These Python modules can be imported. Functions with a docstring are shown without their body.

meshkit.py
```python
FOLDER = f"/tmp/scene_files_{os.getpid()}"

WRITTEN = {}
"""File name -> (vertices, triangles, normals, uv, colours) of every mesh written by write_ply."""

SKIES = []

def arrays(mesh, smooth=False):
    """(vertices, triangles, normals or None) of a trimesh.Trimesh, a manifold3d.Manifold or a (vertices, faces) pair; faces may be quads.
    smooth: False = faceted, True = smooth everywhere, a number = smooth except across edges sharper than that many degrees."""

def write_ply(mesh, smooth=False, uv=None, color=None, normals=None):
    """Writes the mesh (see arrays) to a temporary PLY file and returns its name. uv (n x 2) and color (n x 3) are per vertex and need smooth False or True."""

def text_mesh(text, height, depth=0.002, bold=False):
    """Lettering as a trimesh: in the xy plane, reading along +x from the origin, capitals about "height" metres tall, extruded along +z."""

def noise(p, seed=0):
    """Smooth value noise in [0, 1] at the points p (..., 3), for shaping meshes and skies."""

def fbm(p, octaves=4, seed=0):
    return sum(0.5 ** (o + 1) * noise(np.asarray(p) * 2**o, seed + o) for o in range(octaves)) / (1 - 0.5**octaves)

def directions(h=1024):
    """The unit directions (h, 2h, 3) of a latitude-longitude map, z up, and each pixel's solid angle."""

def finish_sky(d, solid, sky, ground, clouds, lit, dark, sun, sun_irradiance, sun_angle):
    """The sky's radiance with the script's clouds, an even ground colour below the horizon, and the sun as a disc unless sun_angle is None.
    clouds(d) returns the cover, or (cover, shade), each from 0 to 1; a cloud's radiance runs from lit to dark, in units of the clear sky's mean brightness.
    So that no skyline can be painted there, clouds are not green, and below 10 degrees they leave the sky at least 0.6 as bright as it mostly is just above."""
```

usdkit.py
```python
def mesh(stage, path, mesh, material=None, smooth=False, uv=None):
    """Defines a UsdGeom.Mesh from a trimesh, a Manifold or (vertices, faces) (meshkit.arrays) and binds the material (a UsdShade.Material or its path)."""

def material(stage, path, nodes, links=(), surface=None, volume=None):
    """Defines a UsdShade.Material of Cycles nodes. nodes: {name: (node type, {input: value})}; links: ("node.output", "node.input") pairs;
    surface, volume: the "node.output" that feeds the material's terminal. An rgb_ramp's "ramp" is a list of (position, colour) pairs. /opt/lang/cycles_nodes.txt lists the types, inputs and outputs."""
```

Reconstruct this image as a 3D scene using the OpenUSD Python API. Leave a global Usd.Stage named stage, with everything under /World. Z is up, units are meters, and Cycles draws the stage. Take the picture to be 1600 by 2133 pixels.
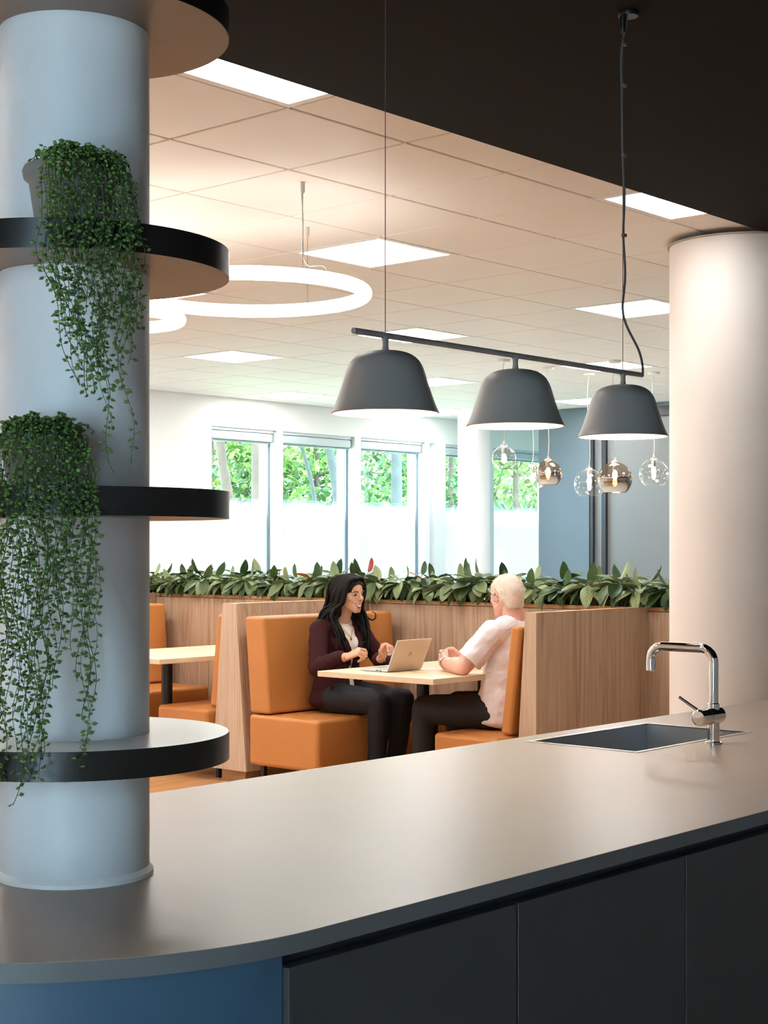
import math, random, re
import numpy as np
import trimesh, usdkit, meshkit
import manifold3d as m3
from shapely.geometry import Polygon, Point, box as sbox
from shapely.ops import unary_union
from pxr import Usd, UsdGeom, UsdLux, UsdShade, Gf, Sdf, Vt

stage = Usd.Stage.CreateInMemory()
UsdGeom.SetStageUpAxis(stage, UsdGeom.Tokens.z)
UsdGeom.SetStageMetersPerUnit(stage, 1.0)
UsdGeom.Xform.Define(stage, '/World')
UsdGeom.Scope.Define(stage, '/World/Looks')
pi = math.pi

# ------------------------------------------------------------------ camera, sky, sun, exposure
TH, FPX, YH, ZC = 0.846, 3250.0, 1143.0, 1.42
EXPOSURE = 0.35
c_, s_ = math.cos(TH), math.sin(TH)
cam = UsdGeom.Camera.Define(stage, '/World/camera')
cam.AddTransformOp().Set(Gf.Matrix4d(c_, -s_, 0, 0, 0, 0, 1, 0, -s_, -c_, 0, 0, 0, 0, ZC, 1))
cam.CreateHorizontalApertureAttr(36.0)
cam.CreateFocalLengthAttr(36.0 * FPX / 1600)
cam.CreateVerticalApertureOffsetAttr((YH - 1066.5) / 1600 * 36.0)
cam.CreateClippingRangeAttr((0.05, 500.0))
cam.CreateExposureAttr(EXPOSURE)

SKY = 7.5
dome = UsdLux.DomeLight.Define(stage, '/World/sky_light')
dome.CreateColorAttr(Gf.Vec3f(0.60, 0.84, 1.0)); dome.CreateIntensityAttr(SKY)
sun = UsdLux.DistantLight.Define(stage, '/World/sun_light')
sun.CreateAngleAttr(0.6); sun.CreateIntensityAttr(3.0); sun.CreateColorAttr(Gf.Vec3f(1.0, 0.95, 0.85))
sun.AddRotateXYZOp().Set(Gf.Vec3f(42, 0, 20))
PANEL_E = 20.0     # ceiling panels
RING_E = 6.5
PENDANT_W = 60.0

# ------------------------------------------------------------------ materials
def lin(*c):
    if len(c) == 1 and isinstance(c[0], str):
        h = c[0].lstrip('#'); c = [int(h[i:i + 2], 16) for i in (0, 2, 4)]
    return tuple((x / 255 / 12.92) if x / 255 < .04045 else ((x / 255 + .055) / 1.055) ** 2.4 for x in c)

MAT = {}
def mat(name, col, rough=.5, metal=0., vary=0., vscale=6., bump=0., bscale=60., spec=.5, stretch=None, coat=0., **kw):
    """principled material; vary mixes a slightly darker tone by noise in world space; bump adds fine relief"""
    n = {'p': ('principled_bsdf', dict(base_color=col, roughness=rough, metallic=metal, specular_ior_level=spec, coat_weight=coat, **kw)), 'g': ('geometry', {})}
    l = []
    vec = 'g.position'
    if stretch is not None:
        n['m'] = ('mapping', {'scale': stretch}); l.append(('g.position', 'm.vector')); vec = 'm.vector'
    if vary:
        n['n'] = ('noise_texture', {'scale': vscale, 'detail': 4.0})
        n['r'] = ('rgb_ramp', {'ramp': [(.3, tuple(x * (1 - vary) for x in col)), (.7, tuple(min(1, x * (1 + vary * .6)) for x in col))]})
        l += [(vec, 'n.vector'), ('n.fac', 'r.fac'), ('r.color', 'p.base_color')]
    if bump:
        n['bn'] = ('noise_texture', {'scale': bscale, 'detail': 3.0}); n['b'] = ('bump', {'strength': bump, 'distance': .004})
        l += [(vec, 'bn.vector'), ('bn.fac', 'b.height'), ('b.normal', 'p.normal')]
    MAT[name] = usdkit.material(stage, '/World/Looks/' + name, n, l, surface='p.BSDF')
    return MAT[name]

def emit(name, col, strength):
    MAT[name] = usdkit.material(stage, '/World/Looks/' + name, {'e': ('emission', {'color': col, 'strength': strength})}, [], surface='e.emission')

def wood(name, c1, c2, c3, axis='z', rough=.45, scale=1.0, shift=(0, 0, 0)):
    """grain running along one axis: long stretched noise, with darker figured streaks"""
    sc = {'z': (13, 13, .7), 'x': (.7, 13, 13), 'y': (13, .7, 13)}[axis]
    sf = {'z': (130, 130, 2.2), 'x': (2.2, 130, 130), 'y': (130, 2.2, 130)}[axis]
    n = {'g': ('geometry', {}), 'm': ('mapping', {'scale': tuple(s * scale for s in sc), 'location': shift}), 'm2': ('mapping', {'scale': tuple(s * scale for s in sf), 'location': shift}),
         'n': ('noise_texture', {'scale': 1.0, 'detail': 5.0, 'roughness': .55, 'distortion': 2.6}), 'n2': ('noise_texture', {'scale': 1.0, 'detail': 3.0}),
         'r': ('rgb_ramp', {'ramp': [(.25, c3), (.46, c2), (.70, c1)]}), 'r2': ('rgb_ramp', {'ramp': [(.35, (.86, .84, .82)), (.6, (1, 1, 1))]}),
         'mx': ('mix', {'mix_type': 'multiply', 'fac': .8}), 'p': ('principled_bsdf', {'roughness': rough, 'specular_ior_level': .35}),
         'b': ('bump', {'strength': .25, 'distance': .002})}
    l = [('g.position', 'm.vector'), ('g.position', 'm2.vector'), ('m.vector', 'n.vector'), ('m2.vector', 'n2.vector'), ('n.fac', 'r.fac'), ('n2.fac', 'r2.fac'),
         ('r.color', 'mx.color1'), ('r2.color', 'mx.color2'), ('mx.color', 'p.base_color'), ('n2.fac', 'b.height'), ('b.normal', 'p.normal')]
    MAT[name] = usdkit.material(stage, '/World/Looks/' + name, n, l, surface='p.BSDF')

mat('white_wall', lin(238, 238, 236), .8, vary=.02, vscale=2)
mat('white_paint', lin(236, 237, 238), .55, bump=.05, bscale=30)
mat('column_white', lin(222, 224, 228), .5, vary=.05, vscale=3, bump=.25, bscale=14)
mat('column_cream', lin(232, 224, 216), .6, bump=.05, bscale=20)
mat('ceiling_tile', lin(232, 228, 222), .55, spec=.35)
mat('ceiling_gap', lin(176, 160, 144), .6)
mat('slab_grey', lin(120, 118, 116), .9)
mat('dark_ceiling', lin(22, 19, 17), .85, spec=.12, vary=.06, vscale=1.5)
mat('blue_wall', lin(94, 110, 120), .6, vary=.04, vscale=2)
mat('slate_wall', lin(112, 114, 114), .35, vary=.05, vscale=1)
mat('frame_dark', lin(34, 36, 40), .4)
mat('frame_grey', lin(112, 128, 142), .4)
mat('blind_grey', lin(196, 206, 212), .7)
mat('blind_tube', lin(150, 162, 170), .5)
mat('kitchen_wall', lin(190, 190, 190), .8)
mat('floor_base', lin(150, 112, 78), .6)
mat('floor_pale', lin(206, 204, 200), .6)
mat('top_grey', lin(160, 142, 126), .34, vary=.03, vscale=5, bump=.05, bscale=300, spec=.5)
mat('top_edge', lin(96, 100, 104), .45)
mat('cab_blue', lin(52, 86, 112), .42, vary=.03, vscale=3)
mat('cab_dark', lin(60, 64, 68), .42, vary=.03, vscale=3)
mat('cab_channel', lin(22, 40, 54), .5)
mat('black_edge', lin(12, 13, 15), .35)
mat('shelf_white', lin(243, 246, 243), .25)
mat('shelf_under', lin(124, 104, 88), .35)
mat('leather', lin(202, 132, 70), .38, vary=.05, vscale=4, bump=.12, bscale=380, spec=.45)
mat('leather_seam', lin(150, 82, 24), .5)
mat('table_top', lin(232, 208, 176), .45, vary=.05, vscale=3, stretch=(2, 30, 30))
mat('table_edge', lin(226, 204, 174), .45)
mat('black_metal', lin(22, 24, 30), .38)
mat('steel', (.42, .43, .45), .45, 1.0, stretch=(6, 200, 200), bump=.06, bscale=3)
mat('steel_rim', (.75, .74, .72), .22, 1.0)
mat('chrome', (.86, .87, .88), .05, 1.0)
mat('pendant_grey', lin(150, 148, 146), .45)
mat('pendant_white', lin(248, 244, 238), .6)
mat('wire_grey', lin(90, 90, 90), .5)
mat('cord_grey', lin(82, 82, 82), .7)
mat('wire_white', lin(210, 205, 200), .5)
mat('black_fitting', lin(14, 14, 14), .4)
mat('soil', lin(30, 24, 18), .95, bump=.6, bscale=60)
mat('pot_grey', lin(128, 124, 120), .85, vary=.08, vscale=18, bump=.3, bscale=60)
wood('oak', lin(206, 176, 149), lin(191, 160, 133), lin(162, 130, 105))
wood('oak_light', lin(218, 192, 166), lin(206, 178, 152), lin(184, 154, 126), shift=(3.1, 7.7, 1.9))
wood('oak_trim', lin(202, 156, 112), lin(186, 140, 98), lin(160, 116, 76), axis='y')
for k in range(4):
    d = (1.0, .93, 1.05, .97)[k]
    wood('floor_oak_%s' % 'abcd'[k], tuple(x * d for x in lin(206, 158, 108)), tuple(x * d for x in lin(194, 144, 96)), tuple(x * d for x in lin(170, 120, 76)), axis='x', rough=.4, shift=(k * 3.7, k * 5.1, 0))
emit('panel_light', (1.0, .985, .96), PANEL_E)
emit('ring_light', (1.0, .94, .86), RING_E)
emit('bulb_warm', (1.0, .62, .30), 60.0)
emit('shade_bulb', (1.0, .80, .58), PENDANT_W)

def pane(name, tint, gloss=1.0, f0=.04):
    # thin glass: transparent, with a mirror share that rises towards grazing angles, the same from both sides
    MAT[name] = usdkit.material(stage, '/World/Looks/' + name, {'w': ('layer_weight', {'blend': .5}), 'pw': ('math', {'math_type': 'power', 'value2': 4.0}), 'f': ('math', {'math_type': 'multiply_add', 'value2': .9 - f0, 'value3': f0}),
        't': ('transparent_bsdf', {'color': tint}), 'g': ('glossy_bsdf', {'color': (gloss,) * 3, 'roughness': .02}), 'x': ('mix_closure', {})},
        [('w.facing', 'pw.value1'), ('pw.value', 'f.value1'), ('f.value', 'x.fac'), ('t.BSDF', 'x.closure1'), ('g.BSDF', 'x.closure2')], surface='x.closure')
pane('window_glass', (.97, .99, .99))
pane('globe_clear', (.95, .94, .92), f0=.06)
# mirrored-fade glass: the metal coating is dense at the bottom of the globe and thins out upwards (object space)
MAT['globe_smoked'] = usdkit.material(stage, '/World/Looks/globe_smoked', {
    'c': ('texture_coordinate', {}), 's': ('separate_xyz', {}), 'mr': ('map_range', {'from_min': .03, 'from_max': -.02, 'to_min': .28, 'to_max': .93, 'clamp': True}),
    't': ('transparent_bsdf', {'color': (.72, .62, .54)}), 'g': ('glossy_bsdf', {'color': (.62, .52, .45), 'roughness': .03}), 'x': ('mix_closure', {})},
    [('c.object', 's.vector'), ('s.z', 'mr.value'), ('mr.result', 'x.fac'), ('t.BSDF', 'x.closure1'), ('g.BSDF', 'x.closure2')], surface='x.closure')
# frosted film on the lower window glass
MAT['frost_film'] = usdkit.material(stage, '/World/Looks/frost_film', {
    'g': ('geometry', {}), 's': ('separate_xyz', {}), 'mr': ('map_range', {'from_min': 1.90, 'from_max': 1.70, 'to_min': .05, 'to_max': .86, 'clamp': True}),
    't': ('transparent_bsdf', {}), 'd': ('translucent_bsdf', {'color': (.29, .30, .315)}), 'x': ('mix_closure', {})},
    [('g.position', 's.vector'), ('s.z', 'mr.value'), ('mr.result', 'x.fac'), ('t.BSDF', 'x.closure1'), ('d.BSDF', 'x.closure2')], surface='x.closure')

# ------------------------------------------------------------------ naming helpers
TAKEN = {}
def numbered(parent, name):
    k = TAKEN.get((parent, name), 0); TAKEN[(parent, name)] = k + 1
    return name if k == 0 else '%s_%03d' % (name, k)

class T:
    """a thing (or part): geometry is given in world coordinates and stored relative to the thing's base"""
    def __init__(s, name, label=None, cat=None, loc=(0, 0, 0), group=None, kind=None, parent=None):
        s.root = parent.path if parent else '/World'
        s.path = s.root + '/' + numbered(s.root, name)
        s.loc = np.array(loc, float)
        x = UsdGeom.Xform.Define(stage, s.path); s.prim = x.GetPrim()
        if parent is None: x.AddTranslateOp().Set(Gf.Vec3d(*map(float, loc)))
        for k, v in (('label', label), ('category', cat), ('group', group), ('kind', kind)):
            if v: s.prim.SetCustomDataByKey(k, v)
    def add(s, name, mesh, material, smooth=False, label=None, kind=None):
        return part(s.path, s.loc, name, mesh, material, smooth, label, kind)

class P:
    def __init__(s, path, loc, prim): s.path, s.loc, s.prim = path, loc, prim
    def add(s, name, mesh, material, smooth=False, label=None, kind=None):
        return part(s.path, s.loc, name, mesh, material, smooth, label, kind)

def arr(mesh):
    if hasattr(mesh, 'to_mesh'):
        q = mesh.to_mesh(); return trimesh.Trimesh(q.vert_properties[:, :3], q.tri_verts, process=False)
    return mesh

def part(path, loc, name, mesh, material, smooth=False, label=None, kind=None):
    mesh = arr(mesh).copy(); mesh.apply_translation(-np.asarray(loc))
    p = path + '/' + numbered(path, name)
    g = usdkit.mesh(stage, p, mesh, MAT[material], smooth)
    if label: g.GetPrim().SetCustomDataByKey('label', label)
    if kind: g.GetPrim().SetCustomDataByKey('kind', kind)
    return P(p, np.asarray(loc, float), g.GetPrim())

def single(name, mesh, material, label=None, cat=None, smooth=False, group=None, kind=None):
    mesh = arr(mesh)
    p = part('/World', (0, 0, 0), name, mesh, material, smooth)
    for k, v in (('label', label), ('category', cat), ('group', group), ('kind', kind)):
        if v: p.prim.SetCustomDataByKey(k, v)
    return p

def copy_of(src, loc, label=None, group=None, rotz=0, scale=1.0):
    """a copy of a thing with copies of its parts, under the next number"""
    was = src.prim.GetCustomData()
    base = re.sub(r'_[0-9]{3}$', '', src.path.split('/')[-1])
    r = T(base, label or was['label'], was['category'], loc, group or was.get('group'))
    x = UsdGeom.Xform(r.prim)
    r.prim.GetReferences().AddInternalReference(src.path); r.prim.SetInstanceable(True)
    if rotz: x.AddRotateZOp().Set(math.degrees(rotz))
    if scale != 1.0: x.AddScaleOp().Set(Gf.Vec3f(scale, scale, scale))
    return r

# ------------------------------------------------------------------ shape helpers
def box(x0, x1, y0, y1, z0, z1):
    b = trimesh.creation.box([x1 - x0, y1 - y0, z1 - z0]); b.apply_translation([(x0 + x1) / 2, (y0 + y1) / 2, (z0 + z1) / 2]); return b

_ico = trimesh.creation.icosphere(2).vertices
_ico1 = trimesh.creation.icosphere(1).vertices
def hullpts(p): return trimesh.convex.convex_hull(np.asarray(p))
def rhex(corners, r, fine=True):
    """rounded hexahedron: hull of spheres set in from the eight corners"""
    c = np.asarray(corners, float); m = c.mean(0)
    ico = _ico if fine else _ico1
    pts = []
    for q in c:
        pts.append(q + np.sign(m - q) * r + ico * r)
    return hullpts(np.vstack(pts))
def rbox(x0, x1, y0, y1, z0, z1, r=.01, fine=False):
    return rhex([(x, y, z) for x in (x0, x1) for y in (y0, y1) for z in (z0, z1)], r, fine)
def hexa(corners): return hullpts(corners)

def cat(*ms): return trimesh.util.concatenate([arr(m) for m in ms])

def cyl(p0, p1, r, seg=24, r1=None):
    p0, p1 = np.asarray(p0, float), np.asarray(p1, float)
    return tube([p0, p1], [r, r if r1 is None else r1], seg)

def tube(pts, r, seg=12, caps=True):
    pts = np.asarray(pts, float); n = len(pts)
    r = np.broadcast_to(np.asarray(r, float), (n,))
    d = np.gradient(pts, axis=0) if n > 2 else np.repeat([pts[1] - pts[0]], 2, 0)
    d = d / np.maximum(np.linalg.norm(d, axis=1, keepdims=True), 1e-9)
    a = np.array([0, 0, 1.]) if abs(d[0][2]) < .9 else np.array([1., 0, 0])
    u = np.cross(d[0], a); u /= np.linalg.norm(u)
    rings = []
    th = np.arange(seg) / seg * 2 * pi
    for k in range(n):
        u = u - d[k] * (u @ d[k]); u /= np.linalg.norm(u); v = np.cross(d[k], u)
        rings.append(pts[k] + r[k] * (np.cos(th)[:, None] * u + np.sin(th)[:, None] * v))
    V = np.vstack(rings); Fc = []
    for k in range(n - 1):
        for i in range(seg):
            a0, b0 = k * seg + i, k * seg + (i + 1) % seg
            Fc += [(a0, b0, b0 + seg), (a0, b0 + seg, a0 + seg)]
    if caps:
        V = np.vstack([V, pts[:1], pts[-1:]]); i0, i1 = len(V) - 2, len(V) - 1
        for i in range(seg):
            Fc += [(i0, (i + 1) % seg, i), (i1, (n - 1) * seg + i, (n - 1) * seg + (i + 1) % seg)]
    return trimesh.Trimesh(V, np.array(Fc), process=False)

def lathe(profile, center=(0, 0, 0), seg=64, closed=False):
    """profile: (r, z) pairs, revolved about a vertical axis"""
    pr = np.asarray(profile, float); n = len(pr)
    th = np.arange(seg) / seg * 2 * pi
    V = np.stack([pr[:, 0, None] * np.cos(th), pr[:, 0, None] * np.sin(th), np.repeat(pr[:, 1, None], seg, 1)], -1).reshape(-1, 3) + np.asarray(center)
    Fc = []
    for k in range(n if closed else n - 1):
        k2 = (k + 1) % n
        for i in range(seg):
            j = (i + 1) % seg
            Fc += [(k * seg + i, k * seg + j, k2 * seg + j), (k * seg + i, k2 * seg + j, k2 * seg + i)]
    m = trimesh.Trimesh(V, np.array(Fc), process=False)
    m.update_faces(m.area_faces > 1e-12)
    return m

def spline(pts, n=24):
    from scipy.interpolate import CubicSpline
    pts = np.asarray(pts, float)
    t = np.r_[0, np.cumsum(np.linalg.norm(np.diff(pts, axis=0), axis=1))]
    return CubicSpline(t, pts)(np.linspace(0, t[-1], n))

def extrude(poly, z0, z1):
    m = trimesh.creation.extrude_polygon(poly, z1 - z0, engine='earcut'); m.apply_translation([0, 0, z0]); return m

def ellipsoid(c, r, sub=3):
    m = trimesh.creation.icosphere(sub); m.vertices = m.vertices * np.asarray(r) + np.asarray(c); return m
# ------------------------------------------------------------------ the setting
ZT = 2.886                                   # white ceiling
XR, YB, XL, YF = 13.5, 11.15, -2.2, -2.5     # blue wall, window wall, daylight side, behind the camera
st = lambda *a, **k: single(*a, kind='structure', **k)

fl = T('floor', kind='structure')
fl.add('subfloor', box(XL - .3, 16.3, YF - .3, YB + .3, -.12, -.012), 'floor_base')
rng = random.Random(5)
kk = 0
for r in range(16):                          # planks that can be told apart lie in the aisle beside the booths
    y = 4.9 + r * .19
    x = 2.5; L1 = .3 + rng.random() * .9
    while x < 8.2:
        fl.add('plank', box(x + .001, x + L1 - .002, y + .001, y + .189, -.012, 0), 'floor_oak_%s' % 'abcd'[rng.randrange(4)])
        x += L1; L1 = min(1.2, 8.3 - x)
fl.add('planking', cat(box(XL, 2.5, YF, 9.3, -.012, 0), box(2.5, 8.3, YF, 4.9, -.012, 0), box(2.5, 8.3, 7.94, 9.3, -.012, 0)), 'floor_oak_a')
fl.add('pale_floor', cat(box(8.3, 16, YF, 9.3, -.012, 0), box(XL, 16, 9.3, YB, -.012, 0)), 'floor_pale')

# ceiling of square metal tiles in a grid of fine gaps; cells with a light panel are left open for it
GX, GY, TS = 3.675, 3.678, .6
panels = [(i, j) for i in (-1, 2, 5, 8, 11) for j in (-5, -1, 3, 7, 11, 15)]
ce = T('ceiling', kind='structure')
ce.add('slab', box(XL - .3, 16.3, YF - .3, YB + .3, ZT + .09, ZT + .30), 'slab_grey')
ce.add('grid', box(XL, 16, 3.3, YB, ZT + .012, ZT + .02), 'ceiling_gap')
YD = 3.415                                   # the dark ceiling over the kitchen ends here
def tile(i, j):
    y0, y1 = max(GY + TS * i, YD - .05), min(GY + TS * (i + 1), YB)
    x0, x1 = GX + TS * j, min(GX + TS * (j + 1), 16)
    g = .0045
    return hullpts([(x, y, z) for x in (x0 + g, x1 - g) for y in (y0 + g, y1 - g) for z in (ZT + .003, ZT + .012)] + [(x, y, ZT) for x in (x0 + g + .004, x1 - g - .004) for y in (y0 + g + .004, y1 - g - .004)])
rest = []
for i in range(-1, 13):
    for j in range(-10, 21):
        if GY + TS * i > YB - .02 or (i, j) in panels: continue
        x, y = GX + TS * (j + .5), GY + TS * (i + .5)
        X, D = x * c_ - y * s_, x * s_ + y * c_
        px = 800 + FPX * X / D if D > 1 else -999
        if -30 < px - 0 < 1480 and px > 270 and i < 10: ce.add('tile', tile(i, j), 'ceiling_tile')
        else: rest.append(tile(i, j))
ce.add('far_tiles', cat(*rest), 'ceiling_tile', kind='stuff')
dc = T('ceiling_dark', kind='structure')
dc.add('soffit', box(XL - .3, 16.3, YF - .3, YD, ZT - .022, ZT + .02), 'dark_ceiling')

# walls
st('wall_right', cat(box(XR, XR + .2, 9.12, 9.76, 0, ZT), box(XR, XR + .2, 6.0, 9.12, ZT - .04, ZT), box(XR + .2, 16.2, 9.56, 9.76, 0, ZT), box(XR, XR + .2, YF, 5.4, 0, ZT)), 'blue_wall')
pt = T('door_1', kind='structure')           # dark framed slate partition with a tall door beside the blue wall
pt.add('panel', box(XR + .06, XR + .14, 6.0, 8.93, 0, ZT - .04), 'slate_wall')
pt.add('side_panel', box(XR + .05, XR + .14, 8.98, 9.08, 0, ZT - .09), 'slate_wall')
pt.add('frame', box(XR + .01, XR + .16, 9.08, 9.12, 0, ZT - .04), 'frame_dark')
pt.add('frame', box(XR + .02, XR + .16, 8.93, 8.98, 0, ZT - .09), 'frame_dark')
pt.add('frame', box(XR + .02, XR + .16, 5.4, 9.08, ZT - .13, ZT - .04), 'frame_dark')
pt.add('frame', box(XR + .02, XR + .16, 5.4, 6.0, 0, ZT - .09), 'frame_dark')
st('wall_far_right', box(16, 16.2, 9.5, YB + .3, 0, ZT), 'white_wall')
st('wall_front', box(XL - .3, 16.3, YF - .3, YF, 0, ZT), 'kitchen_wall')

# the window wall: piers between tall openings, glass set back, blinds rolled up under the heads
WT = .26
opens = [(10.10, 10.975), (11.06, 12.125), (12.22, 13.275), (13.36, 13.47), (13.64, 14.44), (14.53, 15.75)]
ZS, ZH = .35, 2.60
segs, x = [], XL - .3
for a, b in opens:
    segs.append(box(x, a, YB, YB + WT, 0, ZT + .05)); segs.append(box(a, b, YB, YB + WT, ZH, ZT + .05)); segs.append(box(a, b, YB, YB + WT, 0, ZS)); x = b
segs.append(box(x, 16.3, YB, YB + WT, 0, ZT + .05))
st('wall_back', cat(*segs), 'white_wall')
for k, (a, b) in enumerate(opens):
    w = T('window_%d' % (k + 1), kind='structure')
    yg = YB + .10
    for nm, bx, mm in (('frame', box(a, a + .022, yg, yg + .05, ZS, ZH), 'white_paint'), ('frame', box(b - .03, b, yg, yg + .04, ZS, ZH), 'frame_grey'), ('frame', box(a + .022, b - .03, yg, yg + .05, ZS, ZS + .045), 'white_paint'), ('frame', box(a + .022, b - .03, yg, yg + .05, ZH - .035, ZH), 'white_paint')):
        w.add(nm, bx, mm)
    w.add('pane', box(a + .022, b - .03, yg + .02, yg + .026, ZS + .045, ZH - .035), 'window_glass')
    w.add('frosted_film', box(a + .022, b - .03, yg + .013, yg + .0145, ZS + .045, 1.92), 'frost_film', label='frosted film fading out at eye level')
    w.add('sill', box(a - .02, b + .02, YB - .06, yg, ZS - .03, ZS), 'white_paint')
    if b - a > .3:
        bl = T('roller_blind', 'grey roller blind rolled up at the head of the %s' % {0: 'leftmost window', 1: 'second window from the left', 2: 'third window from the left', 4: 'window beside the round white column', 5: 'window beside the blue wall'}[k], 'blind', (a, YB, ZH - .12), 'rolled-up roller blinds')
        bl.add('cassette', rbox(a + .01, b - .035, YB + .015, YB + .10, ZH - .115, ZH - .035, .02), 'blind_grey', 40)
        bl.add('bracket', box(b - .035, b - .028, YB + .01, YB + .105, ZH - .12, ZH - .01), 'blind_tube')
        bl.add('bracket', box(a + .003, a + .01, YB + .01, YB + .105, ZH - .12, ZH - .01), 'blind_tube')
        bl.add('bottom_bar', cyl((a + .02, YB + .055, ZH - .125), (b - .045, YB + .055, ZH - .125), .010, 10), 'blind_tube', 40)
        bl.add('head_rail', box(a + .01, b - .035, YB + .02, YB + .095, ZH - .03, ZH), 'blind_grey')

# daylight side of the room, beside and behind the camera: a glazed wall
ws, yy = [], YF
lw = [(-.70, .12)]
x = YF - .3
for a, b in lw:
    ws += [box(XL - .2, XL, x, a, 0, ZT), box(XL - .2, XL, a, b, 0, .3), box(XL - .2, XL, a, b, 2.6, ZT)]; x = b
ws.append(box(XL - .2, XL, x, YB + .3, 0, ZT))
st('wall_left', cat(*ws), 'white_wall')
for k, (a, b) in enumerate(lw):
    w = T('window_%d' % (k + 7), kind='structure')
    w.add('frame', cat(box(XL - .12, XL - .06, a, a + .04, .3, 2.6), box(XL - .12, XL - .06, b - .04, b, .3, 2.6), box(XL - .12, XL - .06, a, b, 2.56, 2.6), box(XL - .12, XL - .06, a, b, .3, .34)), 'frame_grey')
    w.add('pane', box(XL - .10, XL - .094, a + .04, b - .04, .34, 2.56), 'window_glass')

# round columns
col = T('column_1', kind='structure')
CX, CY, CR = 1.484, 1.95, .1135
col.add('casing', lathe([(CR, .92), (CR, ZT - .02)], (CX, CY, 0), 96), 'column_white', True)
col.add('collar', lathe([(CR - .002, .920), (CR + .006, .920), (CR + .006, .926), (CR - .001, .934)], (CX, CY, 0), 96), 'white_paint', 40)
c2 = T('column_2', kind='structure')
c2.add('casing', lathe([(.325, 0), (.325, ZT - .03)], (6.68, 3.66, 0), 128), 'column_cream', True)
c2.add('collar', lathe([(.327, ZT - .030), (.333, ZT - .030), (.333, ZT - .022), (.327, ZT - .022)], (6.68, 3.66, 0), 128), 'ceiling_gap')
c3 = T('column_3', kind='structure')
c3.add('casing', lathe([(.173, 0), (.173, ZT)], (13.2, 10.4, 0), 64), 'white_paint', True)
# ------------------------------------------------------------------ light panels, rings
ORDW = ['first', 'second', 'third', 'fourth', 'fifth', 'sixth']
def pxof(x, y, z):
    X, D = x * c_ - y * s_, x * s_ + y * c_
    return (800 + FPX * X / D, YH - FPX * (z - ZC) / D) if D > .5 else (-9999, -9999)
lp = None
names = {(-1, -1): 'square ceiling light panel cut by the dark ceiling edge above the left column', (-1, 3): 'square ceiling light panel cut by the dark ceiling edge near the cream column',
         (2, 3): 'square ceiling light panel in white tiles just behind the large ring lamp', (2, 7): 'square ceiling light panel crossed by the grey lamp cord, beside the cream column',
         (5, 3): 'square ceiling light panel just above the end of the grey lamp rail', (5, 11): 'square ceiling light panel low beside the cream column, above the slate wall'}
for (i, j) in panels:
    x0, y0 = GX + TS * j, GY + TS * i
    cx, cy = x0 + .3, y0 + .3
    if cy > YB - .3 or cx < XL + .35 or cx > 15.6: continue
    px, py = pxof(cx, cy, ZT)
    seen = 250 < px < 1460 and 0 < py
    t = T('ceiling_light', names.get((i, j), 'square ceiling light panel, %s row from the dark ceiling, %s from the left' % (ORDW[(i + 1) // 3], ORDW[(j + 5) // 4])), 'ceiling light', (cx, cy, ZT), 'square light panels in the ceiling')
    yc = max(y0 + .004, YD + .002) if y0 < YD else y0 + .004
    fr = unary_union([sbox(x0 + .004, yc, x0 + .596, y0 + .596)]).difference(sbox(x0 + .035, max(y0 + .035, yc), x0 + .565, y0 + .565))
    t.add('frame', extrude(fr, ZT - .001, ZT + .03), 'white_paint')
    t.add('diffuser', box(x0 + .035, x0 + .565, max(y0 + .035, yc), y0 + .565, ZT + .002, ZT + .012), 'panel_light')

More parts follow.
